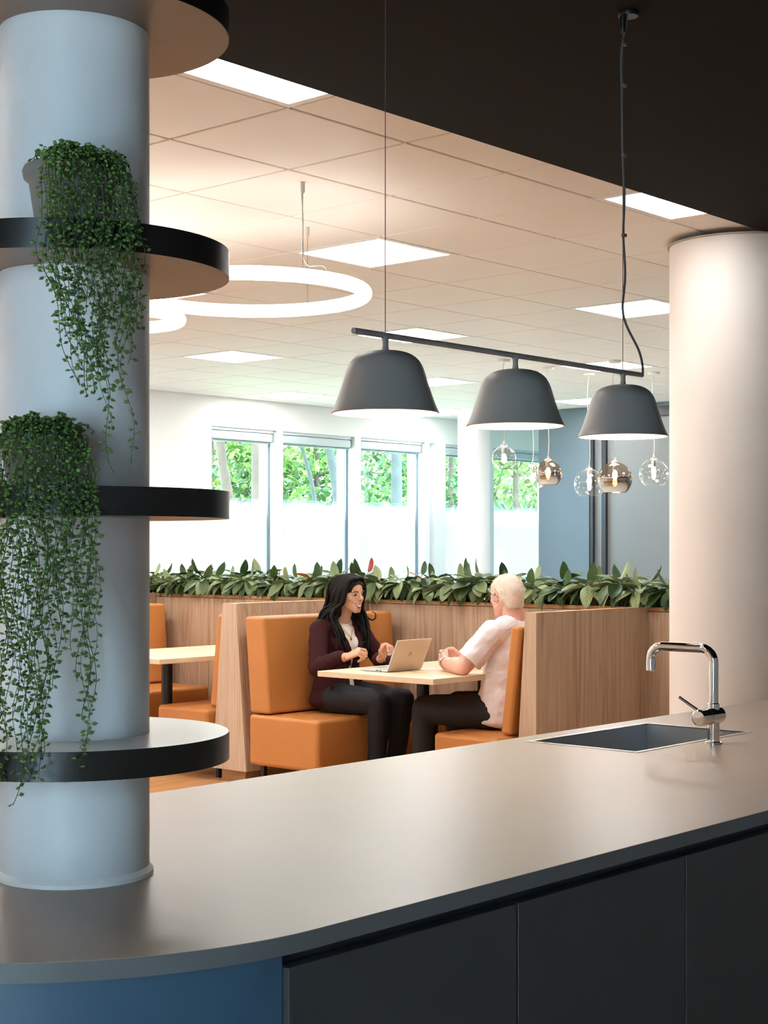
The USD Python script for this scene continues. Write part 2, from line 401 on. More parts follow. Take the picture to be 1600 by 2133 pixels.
def ring_lamp(Xc, Dc, R, z, label, angs, r=.030):
    x, y = Xc * c_ + Dc * s_, -Xc * s_ + Dc * c_
    t = T('ring_lamp', label, 'pendant lamp', (x, y, z), 'glowing ring lamps')
    th = np.linspace(0, 2 * pi, 97)[:-1]
    a = np.linspace(0, 2 * pi, 17)[:-1]
    V = np.array([[x + (R + r * math.cos(q)) * math.cos(p), y + (R + r * math.cos(q)) * math.sin(p), z + r * math.sin(q)] for p in th for q in a])
    Fc = []
    for i in range(96):
        for k in range(16):
            A, B, C, Dd = i * 16 + k, ((i + 1) % 96) * 16 + k, ((i + 1) % 96) * 16 + (k + 1) % 16, i * 16 + (k + 1) % 16
            Fc += [(A, B, C), (A, C, Dd)]
    t.add('light_tube', trimesh.Trimesh(V, Fc, process=False), 'ring_light', True)
    for k, an in enumerate(angs):
        qx, qy = x + R * math.cos(an), y + R * math.sin(an)
        t.add('suspension_wire', cyl((qx, qy, z + r - .002), (qx, qy, ZT - .03), .0012, 6), 'wire_grey')
        t.add('ceiling_cup', lathe([(0, ZT - .045), (.006, ZT - .045), (.009, ZT - .035), (.009, ZT)], (qx, qy, 0), 16), 'wire_white', 40)
        if k == 0:
            lat = np.array([c_, -s_, 0])
            b = np.array([qx, qy, 0])
            pts = [b + [-.008, 0, ZT], b + [-.004, 0, ZT - .08], b + [0, 0, ZT - .2], b + [.004, 0, z + r + .05]] + [b + lat * .02 + [0, 0, z + r + .012], b + lat * .06 + [0, 0, z + r + .012], b + lat * .10 + [0, 0, z + r - .012]]
            t.add('power_cord', tube(spline(pts, 40), .003, 8), 'wire_white', True)
ang_cam = lambda a: a - TH
# near and far suspension points lie to the right of the ring's middle
def cam_ang(X, D): return math.atan2(-X * s_ + D * c_, X * c_ + D * s_)
ring_lamp(-.58, 6.67, .50, 2.512, 'large glowing ring lamp hanging in front of the white tiles', [cam_ang(.255, -.43), cam_ang(.23, .44), cam_ang(-.5, 0.02)])
ring_lamp(-1.30, 7.40, .33, 2.512, 'smaller glowing ring lamp mostly hidden behind the shelf column', [cam_ang(.1, -.31), cam_ang(-.2, .26)])

# ------------------------------------------------------------------ three-shade rail lamp over the counter
k_ = .936
sd = .2425
p1 = (.003, 3.475)
def rail_pt(s):
    X, D = p1[0] + c_ * s, p1[1] + s_ * s
    return X * c_ + D * s_, -X * s_ + D * c_
x1, y1 = rail_pt(0)
S3 = .965
rl = T('rail_lamp', 'matt grey rail lamp with three dome shades hanging over the counter', 'pendant lamp', (x1, y1, 1.7))
zb = 1.895 + .0
bar = .0068
rl.add('rail', cyl((x1 - .105, y1, zb), (x1 + S3 + .095, y1, zb), bar, 24), 'pendant_grey', 40)
prof = [(15, 178), (60, 182), (104, 194), (134, 214), (152, 238), (164, 266), (176, 306), (190, 350), (205, 394), (218, 425), (227, 441)]
q = sd / 2 / 227
ztop = zb - .0335
def shade(xc, yc, first):
    out = [(a * q, ztop - (b - 178) * q * 1.0) for a, b in prof]
    out = [(r, ztop - (ztop - z) * .139 / ((441 - 178) * q)) for r, z in out]
    out = np.array(out); sp = spline(np.c_[out, np.zeros(len(out))], 40)[:, :2]
    inner = [(max(r - .003, .002), z - .002) for r, z in sp[::-1]]
    sh = rl.add('shade', lathe([(0.002, ztop + .001)] + list(sp) + [(sp[-1][0] - .001, sp[-1][1] - .0012)], (xc, yc, 0), 72), 'pendant_grey', 50)
    sh.add('lining', lathe([(sp[-1][0] - .001, sp[-1][1] - .0012)] + inner, (xc, yc, 0), 72), 'pendant_white', 50, label='white painted inside of the shade')
    sh.add('bulb', ellipsoid((xc, yc, ztop - .065), (.030, .030, .036), 3), 'shade_bulb', True, label='frosted bulb inside the shade')
    sh.add('stem', lathe([(.0085, ztop - .002), (.0065, ztop + .012), (.0068, ztop + .022), (.010, ztop + .029), (.014, zb - .003)], (xc, yc, 0), 24), 'pendant_grey', 50)
for k, s in enumerate((0, S3 / 2, S3)):
    shade(x1 + s, y1, k == 0)
ZD = ZT - .022
rl.add('suspension_wire', cyl((x1, y1, zb), (x1, y1, ZD), .0010, 6), 'wire_grey')
xe = x1 + S3
rl.add('suspension_wire', cyl((xe, y1, zb), (xe, y1, ZD - .02), .0010, 6), 'wire_grey')
rl.add('canopy', cat(lathe([(0, ZD - .012), (.026, ZD - .012), (.028, ZD - .008), (.028, ZD)], (xe + .012, y1 - .01, 0), 32), lathe([(0, ZD - .055), (.005, ZD - .055), (.008, ZD - .045), (.010, ZD)], (xe, y1, 0), 16)), 'black_fitting', 40)
lat = np.array([c_, -s_, 0])
b0 = np.array([xe, y1, 0])
cz = lambda py: ZC + (YH - py) * (p1[1] + s_ * S3) / FPX
cps = [b0 + lat * .010 + [0, 0, ZD - .01], b0 + lat * .008 + [0, 0, cz(55)], b0 + lat * -.001 + [0, 0, cz(92)], b0 + lat * -.003 + [0, 0, cz(178)], b0 + lat * .000 + [0, 0, cz(323)], b0 + lat * .004 + [0, 0, cz(420)], b0 + lat * .001 + [0, 0, cz(490)], b0 + lat * .005 + [0, 0, cz(590)], b0 + lat * .001 + [0, 0, cz(655)], b0 + lat * .020 + [0, 0, cz(695)], b0 + lat * .045 + [0, 0, cz(735)], b0 + lat * .052 + [0, 0, cz(758)], np.array([xe + .090, y1, zb + .004])]
rl.add('power_cord', tube(spline(cps, 120), .0032, 10), 'cord_grey', True)
for py in (92, 178, 323, 490):
    rl.add('cord_clip', box(xe - .004, xe + .010, y1 - .006, y1 + .002, cz(py) - .004, cz(py) + .004), 'wire_grey')

# ------------------------------------------------------------------ glass globe pendants over the far tables
globes = [(9.67, 7.32, 2.145, .095, 'clear', 'clear glass globe pendant with bulb in front of the round white column'),
          (10.47, 7.63, 2.027, .105, 'clear', 'clear glass globe pendant half hidden by a bronze mirrored globe before the window'),
          (10.31, 7.36, 2.048, .112, 'smoked', 'bronze mirrored glass globe pendant at the edge of the blue wall'),
          (10.87, 7.34, 1.98, .128, 'clear', 'clear glass globe pendant hanging lowest, before the black door frame'),
          (10.29, 6.71, 1.985, .134, 'smoked', 'largest bronze mirrored glass globe pendant, before the slate wall'),
          (11.18, 6.91, 2.066, .123, 'clear', 'clear glass globe pendant alone before the slate wall, nearest the cream column'),
          (11.55, 6.86, 2.19, .11, 'clear', 'clear glass globe pendant almost hidden by the cream column')]
for gx, gy, gz, gr, kind, lb in globes:
    gz -= .024
    g = T('globe_pendant', lb, 'pendant lamp', (gx, gy, gz), 'glass globe pendants')
    a = np.linspace(math.radians(14), math.radians(140), 40)
    pf = [(gr * math.sin(t), gz + gr * math.cos(t)) for t in a]
    g.add('globe', lathe(pf + [(r - .0025, z) for r, z in pf[::-1]] if False else pf, (gx, gy, 0), 48), 'globe_' + kind, True)
    zt = gz + gr * .95
    g.add('lamp_holder', lathe([(0, zt - .055), (.016, zt - .055), (.018, zt - .01), (.030, zt - .002), (.028, zt + .012), (.010, zt + .022), (.006, zt + .04), (0, zt + .042)], (gx, gy, 0), 24), 'steel_rim', 40)
    g.add('bulb', lathe([(0, zt - .055), (.012, zt - .06), (.019, zt - .08), (.021, zt - .10), (.014, zt - .125), (0, zt - .132)], (gx, gy, 0), 20), 'bulb_warm', True)
    pts = [(gx, gy, zt + .035), (gx + .004, gy - .004, zt + .16), (gx, gy, zt + .3), (gx, gy, ZT - .01)]
    g.add('cord', tube(spline(pts, 16), .0032, 8), 'wire_white', True)
    g.add('canopy', lathe([(0, ZT - .022), (.045, ZT - .02), (.05, ZT - .012), (.05, ZT)], (gx, gy, 0), 32), 'white_paint', 40)
# ------------------------------------------------------------------ kitchen island
YN, YFAR, ZTOP, ZBT = 1.428, 2.472, .92, .895
X9 = 6.2
outline = unary_union([sbox(CX, YN, X9, YFAR), Point(CX, CY).buffer((YFAR - YN) / 2, 96)])
SX0, SX1, SY0, SY1 = 3.272, 3.848, 2.068, 2.405
hole = sbox(SX0 + .004, SY0 + .004, SX1 - .004, SY1 - .004)
wt = T('worktop', 'long matt grey island worktop with a rounded end around the column', 'worktop', (CX, CY, ZBT))
wt.add('slab', extrude(outline.difference(hole).difference(Point(CX, CY).buffer(CR - .004, 48)), ZBT + .001, ZTOP), 'top_grey', 30)
rim = outline.buffer(.0005, 64).difference(outline.buffer(-.006, 64))
wt.add('edge_band', extrude(rim, ZBT, ZTOP - .0006), 'top_edge', 30, label='darker edge band of the worktop')

# cabinets below
body = outline.buffer(-.020, 64)
endp = body.intersection(sbox(0, 0, 1.437, 4))
ec = T('cabinet', 'curved blue-grey end cabinet under the rounded worktop end', 'cabinet', (CX - .2, CY, 0), 'island cabinets')
ec.add('body', extrude(endp, .1, ZBT - .004), 'cab_blue', 30)
ec.add('plinth', extrude(endp.buffer(-.06), 0, .1), 'frame_dark', 30)
xs = [1.437, 1.937, 2.438, 2.938, 3.438, 3.938, 4.438, 4.938, 5.438, 5.938]
nm = ['next to the curved end cabinet', 'second from the curved end', 'third from the curved end']
for k in range(len(xs) - 1):
    a, b = xs[k], xs[k + 1]
    t = T('cabinet', 'dark slate handleless cabinet unit of the island, %s' % (nm[k] if k < 3 else '%s from the curved end' % ['fourth','fifth','sixth','seventh','eighth','ninth'][k-3]), 'cabinet', ((a + b) / 2, 1.7, 0), 'island cabinets')
    zl, zr_ = [.72 if SX0 - .05 < q_ < SX1 + .05 else ZBT - .001 for q_ in (a, b)]
    t.add('body', cat(box(a + .001, a + .019, YN + .045, YFAR - .03, .1, zl), box(b - .019, b - .001, YN + .045, YFAR - .03, .1, zr_), box(a + .019, b - .019, YN + .045, YFAR - .03, .1, .118)), 'cab_channel')
    t.add('door', rbox(a + .0018, b - .0018, YN + .012, YN + .034, .104, .8735, .0015), 'cab_dark', 30)
    t.add('finger_channel', hexa([(x, y, z) for x in (a, b) for y, z in ((YN + .036, .845), (YN + .045, .845), (YN + .045, ZBT - .001), (YN + .040, ZBT - .001))]), 'cab_channel')
    t.add('plinth', box(a, b, YN + .08, YN + .10, 0, .1), 'frame_dark')
    t.add('back_panel', box(a + .001, b - .001, YFAR - .03, YFAR - .012, .1, ZBT - .002), 'cab_dark')

# sink, let in flush
sk = T('sink', 'square stainless steel sink let into the grey worktop', 'sink', ((SX0 + SX1) / 2, (SY0 + SY1) / 2, .74))
o = sbox(SX0, SY0, SX1, SY1); i_ = sbox(SX0 + .012, SY0 + .012, SX1 - .012, SY1 - .012)
sk.add('rim', extrude(o.difference(i_), ZTOP - .002, ZTOP + .0015), 'steel_rim')
A0, A1, B0, B1, ZB = SX0 + .012, SX1 - .012, SY0 + .012, SY1 - .012, .735
sk.add('basin', cat(box(A0 - .002, A0, B0, B1, ZB, ZTOP - .001), box(A1, A1 + .002, B0, B1, ZB, ZTOP - .001), box(A0, A1, B0 - .002, B0, ZB, ZTOP - .001), box(A0, A1, B1, B1 + .002, ZB, ZTOP - .001), box(A0, A1, B0, B1, ZB - .002, ZB)), 'steel')
sk.add('drain', lathe([(0, ZB + .001), (.03, ZB + .001), (.044, ZB + .003), (.046, ZB)], ((A0 + A1) / 2, (B0 + B1) / 2, 0), 32), 'steel_rim', 40)

# mixer tap
fx, fy = 3.563, 2.024
fa = T('tap', 'chrome mixer tap with square-arched swivel spout beside the sink', 'tap', (fx, fy, ZTOP))
fa.add('base', lathe([(0, ZTOP), (.0225, ZTOP), (.0225, ZTOP + .004), (.0165, ZTOP + .006), (.0155, ZTOP + .012), (.0155, ZTOP + .075), (0, ZTOP + .078)], (fx, fy, 0), 40), 'chrome', 40)
zc = ZTOP + .071
bd = lathe([(0, -.074), (.017, -.073), (.0212, -.069), (.0212, .030), (.018, .034), (0, .035)], seg=40)
bd.apply_transform(trimesh.transformations.rotation_matrix(pi / 2, [0, 1, 0])); bd.apply_translation([fx - .004, fy, zc])
fa.add('mixer_body', bd, 'chrome', 35)
gr = lathe([(.0213, -.0008), (.0216, 0), (.0213, .0008)], seg=40); gr.apply_transform(trimesh.transformations.rotation_matrix(pi / 2, [0, 1, 0])); gr.apply_translation([fx - .036, fy, zc])
fa.add('seam_ring', gr, 'black_fitting')
lv = np.array([fx - .058, fy + .006, zc + .014])
fa.add('lever', tube([lv, lv + np.array([-.004, .058, .034])], [.0042, .0036], 14), 'chrome', 40)
zk = zc + .020
fa.add('spout_collar', lathe([(.0150, zk - .004), (.0150, zk + .011), (.0125, zk + .013)], (fx, fy, 0), 32), 'chrome', 40)
sp = []
zt, rr, L = 1.163, .036, .187
sp += [(fx, fy, zk), (fx, fy, zt - rr)]
for a in np.linspace(0, pi / 2, 12)[1:]: sp.append((fx, fy + rr - rr * math.cos(a), zt - rr + rr * math.sin(a)))
for a in np.linspace(0, pi / 2, 12): sp.append((fx, fy + L - rr + rr * math.sin(a), zt - rr + rr * math.cos(a)))
sp.append((fx, fy + L, 1.120))
fa.add('spout', tube(sp, .0122, 28), 'chrome', 40)
fa.add('aerator', lathe([(.0123, 1.122), (.0126, 1.120), (.0126, 1.098), (.010, 1.097), (0, 1.099)], (fx, fy + L, 0), 28), 'chrome', 40)

# ------------------------------------------------------------------ round shelves on the column
RD = .2365
for k, (zb2, nm2) in enumerate(((1.0955, 'lowest round shelf on the column, white topped with a black edge, near the counter'), (1.4665, 'round black-edged shelf carrying the lower trailing plant, third from the top'), (1.839, 'round black-edged shelf carrying the upper trailing plant, second from the top'), (2.211, 'topmost round black-edged shelf at the upper end of the column'))):
    t = T('round_shelf', nm2, 'shelf', (CX, CY, zb2), 'round column shelves')
    zt2 = zb2 + .0415
    ring = Point(CX, CY).buffer(RD - .001, 96).difference(Point(CX, CY).buffer(CR + .0003, 64))
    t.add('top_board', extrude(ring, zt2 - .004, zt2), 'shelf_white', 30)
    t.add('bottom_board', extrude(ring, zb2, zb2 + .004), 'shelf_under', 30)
    t.add('edge_band', lathe([(RD - .0012, zb2), (RD, zb2), (RD, zt2), (RD - .0012, zt2)], (CX, CY, 0), 160, closed=True), 'black_edge', 30)
    t.add('joint', box(CX - RD - .0002, CX - RD + .004, CY - .0006, CY + .0006, zb2 + .001, zt2 - .001), 'black_fitting')
# ------------------------------------------------------------------ dining booths
XE, XP, ZPT = 6.50, 7.68, 1.087
def wedge(x0, x1, yn0, yn1, yf0, yf1, z0, z1):
    return hexa([(x, y, z) for x in (x0, x1) for y, z in ((yn0, z0), (yf0, z0), (yn1, z1), (yf1, z1))])
def partition(name_label, yn0, yn1, yf0, yf1, XE=XE):
    XP = 7.674
    t = T('booth_divider', name_label, 'divider', (XE, (yn0 + yf0) / 2, 0), 'oak booth dividers')
    t.add('side_panel', wedge(XE + .001, XP, yn0, yn1, (yn0 + yf0) / 2, (yn1 + yf1) / 2, .075, ZPT - .003), 'oak')
    t.add('side_panel', wedge(XE + .001, XP, (yn0 + yf0) / 2, (yn1 + yf1) / 2, yf0, yf1, .075, ZPT - .003), 'oak')
    t.add('end_panel', wedge(XE - .018, XE, yn0, yn1, yf0, yf1, .075, ZPT), 'oak_light', label='paler oak end panel')
    t.add('cap', box(XE, XP, yn1, yf1, ZPT - .003, ZPT), 'oak_trim')
    t.add('plinth', box(XE + .02, XP, yn0 + (yf0 - yn0) * .15, yf0 - (yf0 - yn0) * .15, 0, .075), 'oak_trim')
    return t
partition('oak booth divider behind the seated woman', 6.85, 6.94, 7.15, 7.058)
partition('oak booth divider behind the white haired man', 4.78, 4.78, 4.915, 4.85, 6.606)
partition('oak booth divider at the far end, mostly hidden by the column', 9.05, 9.10, 9.31, 9.245)

XS0 = 6.44
def bench(label, ywall, sgn, x0=XS0, xb=.006, x1=XP - .03, gap=.008, depth=.43, th=.068, lean=.065, xl=.09):
    """sgn -1: the sitter faces -y. ywall: the divider's face at the bottom; gap: how far the seat stands off it"""
    t = T('booth_bench', label, 'bench', (x0, ywall, 0), 'tan leather booth benches')
    yb = ywall + sgn * gap
    ys = sorted((yb, yb + sgn * depth))
    t.add('seat', rbox(x0, x1, ys[0], ys[1], .13, .434, .026, True), 'leather', 60)
    # the backrest leans away from the sitter towards the top
    r = .020; pts = []
    for sx, x in ((1, x0 + xb), (-1, x1 - .005)):
        for z, sz, off in ((.440, 1, 0.), (1.015, -1, -lean)):
            for o, sy in ((0., 1), (th, -1)):
                pts.append(np.array([x, yb + sgn * (.004 + off + o), z]) + np.array([sx, sy * sgn, sz]) * r + _ico * r)
    t.add('backrest', hullpts(np.vstack(pts)), 'leather', 60)
    for x in (x0 + xl, x1 - .06):
        for y in (ys[0] + .04, ys[1] - .04):
            t.add('leg', box(x - .014, x + .014, y - .014, y + .014, 0, .131), 'black_metal')
    return t
bench('tan leather booth bench under the woman in the dark blazer', 6.89, -1, gap=.105, depth=.575, th=.165, lean=.045, x1=XP - .07)
bench('tan leather booth bench under the white haired man', 4.915, 1, xb=.125)
bench('empty tan leather bench backing onto the divider behind the woman', 7.15, 1, xb=.09, depth=.465, xl=.14)
bench('empty tan leather bench at the far end behind the column', 9.05, -1, gap=.06, depth=.60, th=.165, lean=.045, x1=XP - .10)

def table(label, y0, y1, poles):
    t = T('table', label, 'table', (6.93, (y0 + y1) / 2, 0), 'booth tables')
    x0, x1 = 6.255, 7.62
    t.add('tabletop', rbox(x0, x1, y0, y1, .709, .74, .0025), 'table_top', 30)
    for x, ym in poles:
        t.add('pedestal', cyl((x, ym, .012), (x, ym, .709), .036, 32), 'black_metal', 40)
        t.add('foot_plate', cyl((x, ym, 0), (x, ym, .010), .068, 32), 'black_metal', 30)
        t.add('mounting_plate', box(x - .12, x + .12, ym - .12, ym + .12, .701, .709), 'black_metal')
table('pale oak booth table with the laptop, between the two people', 5.197, 6.035, ((6.80, 5.725), (7.36, 5.725)))
table('empty pale oak booth table behind the column and divider', 7.38, 8.21, ((6.67, 7.795), (7.30, 7.795)))

# ------------------------------------------------------------------ planter along the booths' closed ends
PW = .40
pl = T('planter', 'long oak planter box running along the closed ends of the booths', 'planter', (XP + PW / 2, 6.8, 0))
PY0, PY1 = 4.30, 9.60
seams = [PY0, 5.40, 6.02, 7.02, 7.64, 8.255, 8.51, 9.10, PY1]
for a, b in zip(seams[:-1], seams[1:]):
    pl.add('front_panel', box(XP, XP + .018, a + .0015, b - .0015, .06, ZPT - .028), 'oak')
pl.add('core', box(XP + .006, XP + .03, PY0, PY1, .05, ZPT - .02), 'frame_dark')
pl.add('top_rail', cat(box(XP - .003, XP + .03, PY0, 7.6, ZPT - .024, ZPT - .002), box(XP - .003, XP + .03, 7.602, PY1, ZPT - .024, ZPT - .002)), 'oak_trim', label='oak rail along the planter top above a shadow gap')
pl.add('back_panel', box(XP + PW - .02, XP + PW, PY0, PY1, .05, ZPT), 'oak')
pl.add('end_panel', box(XP, XP + PW, PY0 - .018, PY0, .05, ZPT), 'oak')
pl.add('end_panel', box(XP, XP + PW, PY1, PY1 + .018, .05, ZPT), 'oak')
pl.add('plinth', box(XP + .04, XP + PW - .04, PY0, PY1, 0, .06), 'frame_dark')
pl.add('soil', box(XP + .03, XP + PW - .02, PY0, PY1, ZPT - .12, ZPT - .04), 'soil')

# ------------------------------------------------------------------ laptop on the booth table
lx0, lx1, lyh = 6.425, 6.715, 5.665
mat('laptop_lid', lin(206, 186, 158), .38, .3)
mat('laptop_silver', lin(214, 214, 216), .35, .5)
mat('key_dark', lin(120, 118, 116), .6)
mat('screen_dark', lin(20, 22, 26), .15)
mat('logo_grey', lin(186, 168, 142), .3, .4)
lt = T('laptop', 'slim open laptop with a champagne lid on the booth table', 'laptop', ((lx0 + lx1) / 2, 5.77, .74))
lt.add('base', rbox(lx0, lx1, lyh + .004, lyh + .205, .742, .754, .0035), 'laptop_silver', 30)
kb = lt.add('keyboard', box(lx0 + .02, lx1 - .02, lyh + .025, lyh + .115, .7536, .7546), 'key_dark')
for r in range(5):
    for k in range(12):
        x = lx0 + .025 + k * .0202; y = lyh + .029 + r * .0168
        kb.add('key', box(x, x + .0175, y, y + .0140, .7546, .7556), 'laptop_silver')
lt.add('touchpad', box(lx0 + .095, lx1 - .095, lyh + .130, lyh + .195, .7536, .7543), 'key_dark')
lt.add('port', box(lx0 - .0006, lx0 + .002, lyh + .045, lyh + .057, .746, .7505), 'screen_dark')
lt.add('port', box(lx0 - .0006, lx0 + .002, lyh + .070, lyh + .082, .746, .7505), 'screen_dark')
lt.add('foot', box(lx0 + .01, lx1 - .01, lyh + .012, lyh + .195, .740, .7425), 'screen_dark')
lean = np.array([0, -.075, .167]); lean /= np.linalg.norm(lean)
nrm = np.array([0, -lean[2], lean[1]])                   # out of the lid's back
o0 = np.array([0, lyh + .004, .750])
def lidpt(x, h, d): return np.array([x, 0, 0]) + o0 + lean * h + nrm * d
lid = hexa([lidpt(x, h, d) for x in (lx0, lx1) for h in (0, .186) for d in (0, .0055)])
ld = lt.add('lid', lid, 'laptop_lid')
ld.add('screen', hexa([lidpt(x, h, d) for x in (lx0 + .006, lx1 - .006) for h in (.012, .180) for d in (-.0006, .001)]), 'screen_dark')
ld.add('edge', hexa([lidpt(x, h, d) for x in (lx0 - .0012, lx0 + .0005) for h in (-.001, .187) for d in (-.0003, .0058)]), 'laptop_silver', label='bright silver edge of the lid')
lt.add('hinge', cyl((lx0 + .03, lyh + .003, .751), (lx1 - .03, lyh + .003, .751), .004, 10), 'key_dark', 40)
# round emblem on the lid: a ring crossed by slanted strokes
em = []
cxl, chl, R = (lx0 + lx1) / 2 + .0, .098, .0150
th = np.linspace(0, 2 * pi, 41)[:-1]
def lidm(poly):
    m = extrude(poly, 0, .0006); v = m.vertices.copy()
    m.vertices = np.array([lidpt(cxl + a, chl + b, .0055 + d) for a, b, d in v]); m.fix_normals(); return m
strokes = [Polygon([(x - .0012 - .004, -.012), (x + .0012 - .004, -.012), (x + .0012 + .004, .012), (x - .0012 + .004, .012)]) for x in (-.0055, -.0015, .0025, .0065)]
disc = Point(0, 0).buffer(R, 32)
emb = unary_union([disc.difference(Point(0, 0).buffer(R - .0016, 32))] + [s.intersection(disc) for s in strokes])
for gg in getattr(emb, 'geoms', [emb]): em.append(lidm(gg))
ld.add('emblem', cat(*em), 'logo_grey')
# ------------------------------------------------------------------ plants
def leafmat(name, light, dark, vein=0., trans=.25, rough=.42):
    n = {'o': ('object_info', {}), 'gm': ('geometry', {}), 'ad': ('math', {'math_type': 'add'}), 'md': ('math', {'math_type': 'fraction'}), 'r': ('rgb_ramp', {'ramp': [(0, dark), (1, light)]}),
         'p': ('principled_bsdf', {'roughness': rough, 'specular_ior_level': .4}), 't': ('translucent_bsdf', {}), 'x': ('mix_closure', {'fac': trans})}
    l = [('o.random', 'ad.value1'), ('gm.random_per_island', 'ad.value2'), ('ad.value', 'md.value1'), ('md.value', 'r.fac')]
    out = 'r.color'
    if vein:
        # herringbone veins from the leaf's own coordinates: u across (0..1), v along (0..1)
        n.update({'uv': ('uvmap', {'attribute': 'st'}), 'sx': ('separate_xyz', {}), 'sb': ('math', {'math_type': 'subtract', 'value2': .5}), 'ab': ('math', {'math_type': 'absolute'}),
                  'k': ('math', {'math_type': 'multiply', 'value2': -26.0}), 'k2': ('math', {'math_type': 'multiply_add', 'value2': 40.0}), 'sn': ('math', {'math_type': 'sine'}),
                  'mid': ('math', {'math_type': 'less_than', 'value2': .035}), 'mr': ('map_range', {'from_min': .25, 'from_max': .95, 'clamp': True}), 'mx': ('math', {'math_type': 'maximum'}),
                  'nz': ('noise_texture', {'scale': 5.0, 'detail': 2.0}), 'nm': ('math', {'math_type': 'multiply_add', 'value2': 2.0}), 'mul': ('math', {'math_type': 'multiply', 'value2': vein}), 'mc': ('mix', {'color2': dark})})
        l += [('uv.UV', 'sx.vector'), ('sx.x', 'sb.value1'), ('sb.value', 'ab.value1'), ('ab.value', 'k.value1'), ('sx.y', 'k2.value1'), ('uv.UV', 'nz.vector'), ('nz.fac', 'nm.value1'), ('k.value', 'nm.value3'), ('nm.value', 'k2.value3'), ('k2.value', 'sn.value1'),
              ('sn.value', 'mr.value'), ('ab.value', 'mid.value1'), ('mr.result', 'mx.value1'), ('mid.value', 'mx.value2'), ('mx.value', 'mul.value1'), ('mul.value', 'mc.fac'), ('r.color', 'mc.color1')]
        out = 'mc.color'
    l += [(out, 'p.base_color'), (out, 't.color'), ('p.BSDF', 'x.closure1'), ('t.BSDF', 'x.closure2')]
    MAT[name] = usdkit.material(stage, '/World/Looks/' + name, n, l, surface='x.closure')
leafmat('leaf_bead', lin(112, 150, 72), lin(56, 96, 40), trans=.12, rough=.35)
leafmat('leaf_sage', lin(160, 174, 124), lin(80, 102, 64), vein=.5, trans=.12)
leafmat('leaf_green', lin(96, 124, 66), lin(38, 62, 34), vein=.5, trans=.15)
leafmat('leaf_red', lin(206, 84, 72), lin(150, 52, 44), vein=.5, trans=.15)
leafmat('leaf_orange', lin(206, 120, 60), lin(150, 84, 40), vein=.6, trans=.15)
leafmat('leaf_outdoor', lin(98, 132, 52), lin(36, 66, 26), trans=.3, rough=.5)
leafmat('leaf_outdoor_pale', lin(116, 142, 60), lin(54, 86, 30), trans=.3, rough=.5)
mat('vine_stem', lin(52, 80, 42), .6)
mat('bark', lin(74, 58, 48), .9, vary=.3, vscale=5, bump=.5, bscale=30)
mat('bark_grey', lin(58, 60, 58), .9, vary=.25, vscale=5, bump=.5, bscale=30)
mat('lawn', lin(120, 140, 80), .95, vary=.2, vscale=2)

# --- trailing plants on the shelf column
BEAD = None
def bead():
    pr = [(0, 0), (.24, .14), (.40, .40), (.35, .66), (.15, .92), (0, 1.16)]
    V, Fc, seg = [], [], 6
    for r, z in pr: V += [(r * math.cos(a) , r * .62 * math.sin(a), z) for a in np.arange(seg) / seg * 2 * pi]
    for k in range(len(pr) - 1):
        for i in range(seg):
            a, b = k * seg + i, k * seg + (i + 1) % seg
            if k > 0: Fc.append((a, b, b + seg))
            if k < len(pr) - 2: Fc.append((a, b + seg, a + seg))
            elif True: Fc.append((a, b + seg, a + seg)) if False else None
        if k == 0: pass
    V = np.array(V); m = trimesh.Trimesh(V, np.array(Fc), process=False)
    return trimesh.convex.convex_hull(m.vertices)
BEAD = bead()
BV, BF = np.array(BEAD.vertices), np.array(BEAD.faces)

def beads_on(path, rg, size, spacing, dens=1.0, start=0):
    seg = np.linalg.norm(np.diff(path, axis=0), axis=1); t = np.r_[0, np.cumsum(seg)]
    s = start; Vs, Fs, n = [], [], 0; stems = []
    ang = rg.random() * 6.28
    while s < t[-1]:
        p = np.array([np.interp(s, t, path[:, k]) for k in range(3)])
        for _ in range(1 if rg.random() < .75 else 2):
            ang += 2.4 + rg.random() * .8
            h = np.array([math.cos(ang), math.sin(ang), rg.uniform(-.75, .55)]); h /= np.linalg.norm(h)
            a = np.cross(h, [0, 0, 1]); a /= np.linalg.norm(a); b = np.cross(a, h)
            L = size * rg.uniform(.75, 1.2); off = size * rg.uniform(.25, .6)
            ro = rg.random() * 3.14; a2, b2 = a * math.cos(ro) + b * math.sin(ro), -a * math.sin(ro) + b * math.cos(ro)
            Vs.append(p + h * off + L * (BV[:, :1] * a2 + BV[:, 1:2] * b2 + BV[:, 2:] * h)); Fs.append(BF + n); n += len(BV)
            stems.append(tube([p, p + h * off * 1.1], .0004, 3, False))
        s += spacing * rg.uniform(.65, 1.4)
    return trimesh.Trimesh(np.vstack(Vs), np.vstack(Fs), process=False), stems

def cam2w(dX, dD):                      # offsets in camera axes from the column's centre to world x, y
    return np.array([CX + dX * c_ + dD * s_, CY - dX * s_ + dD * c_])

def unit2(v): return v / np.linalg.norm(v)

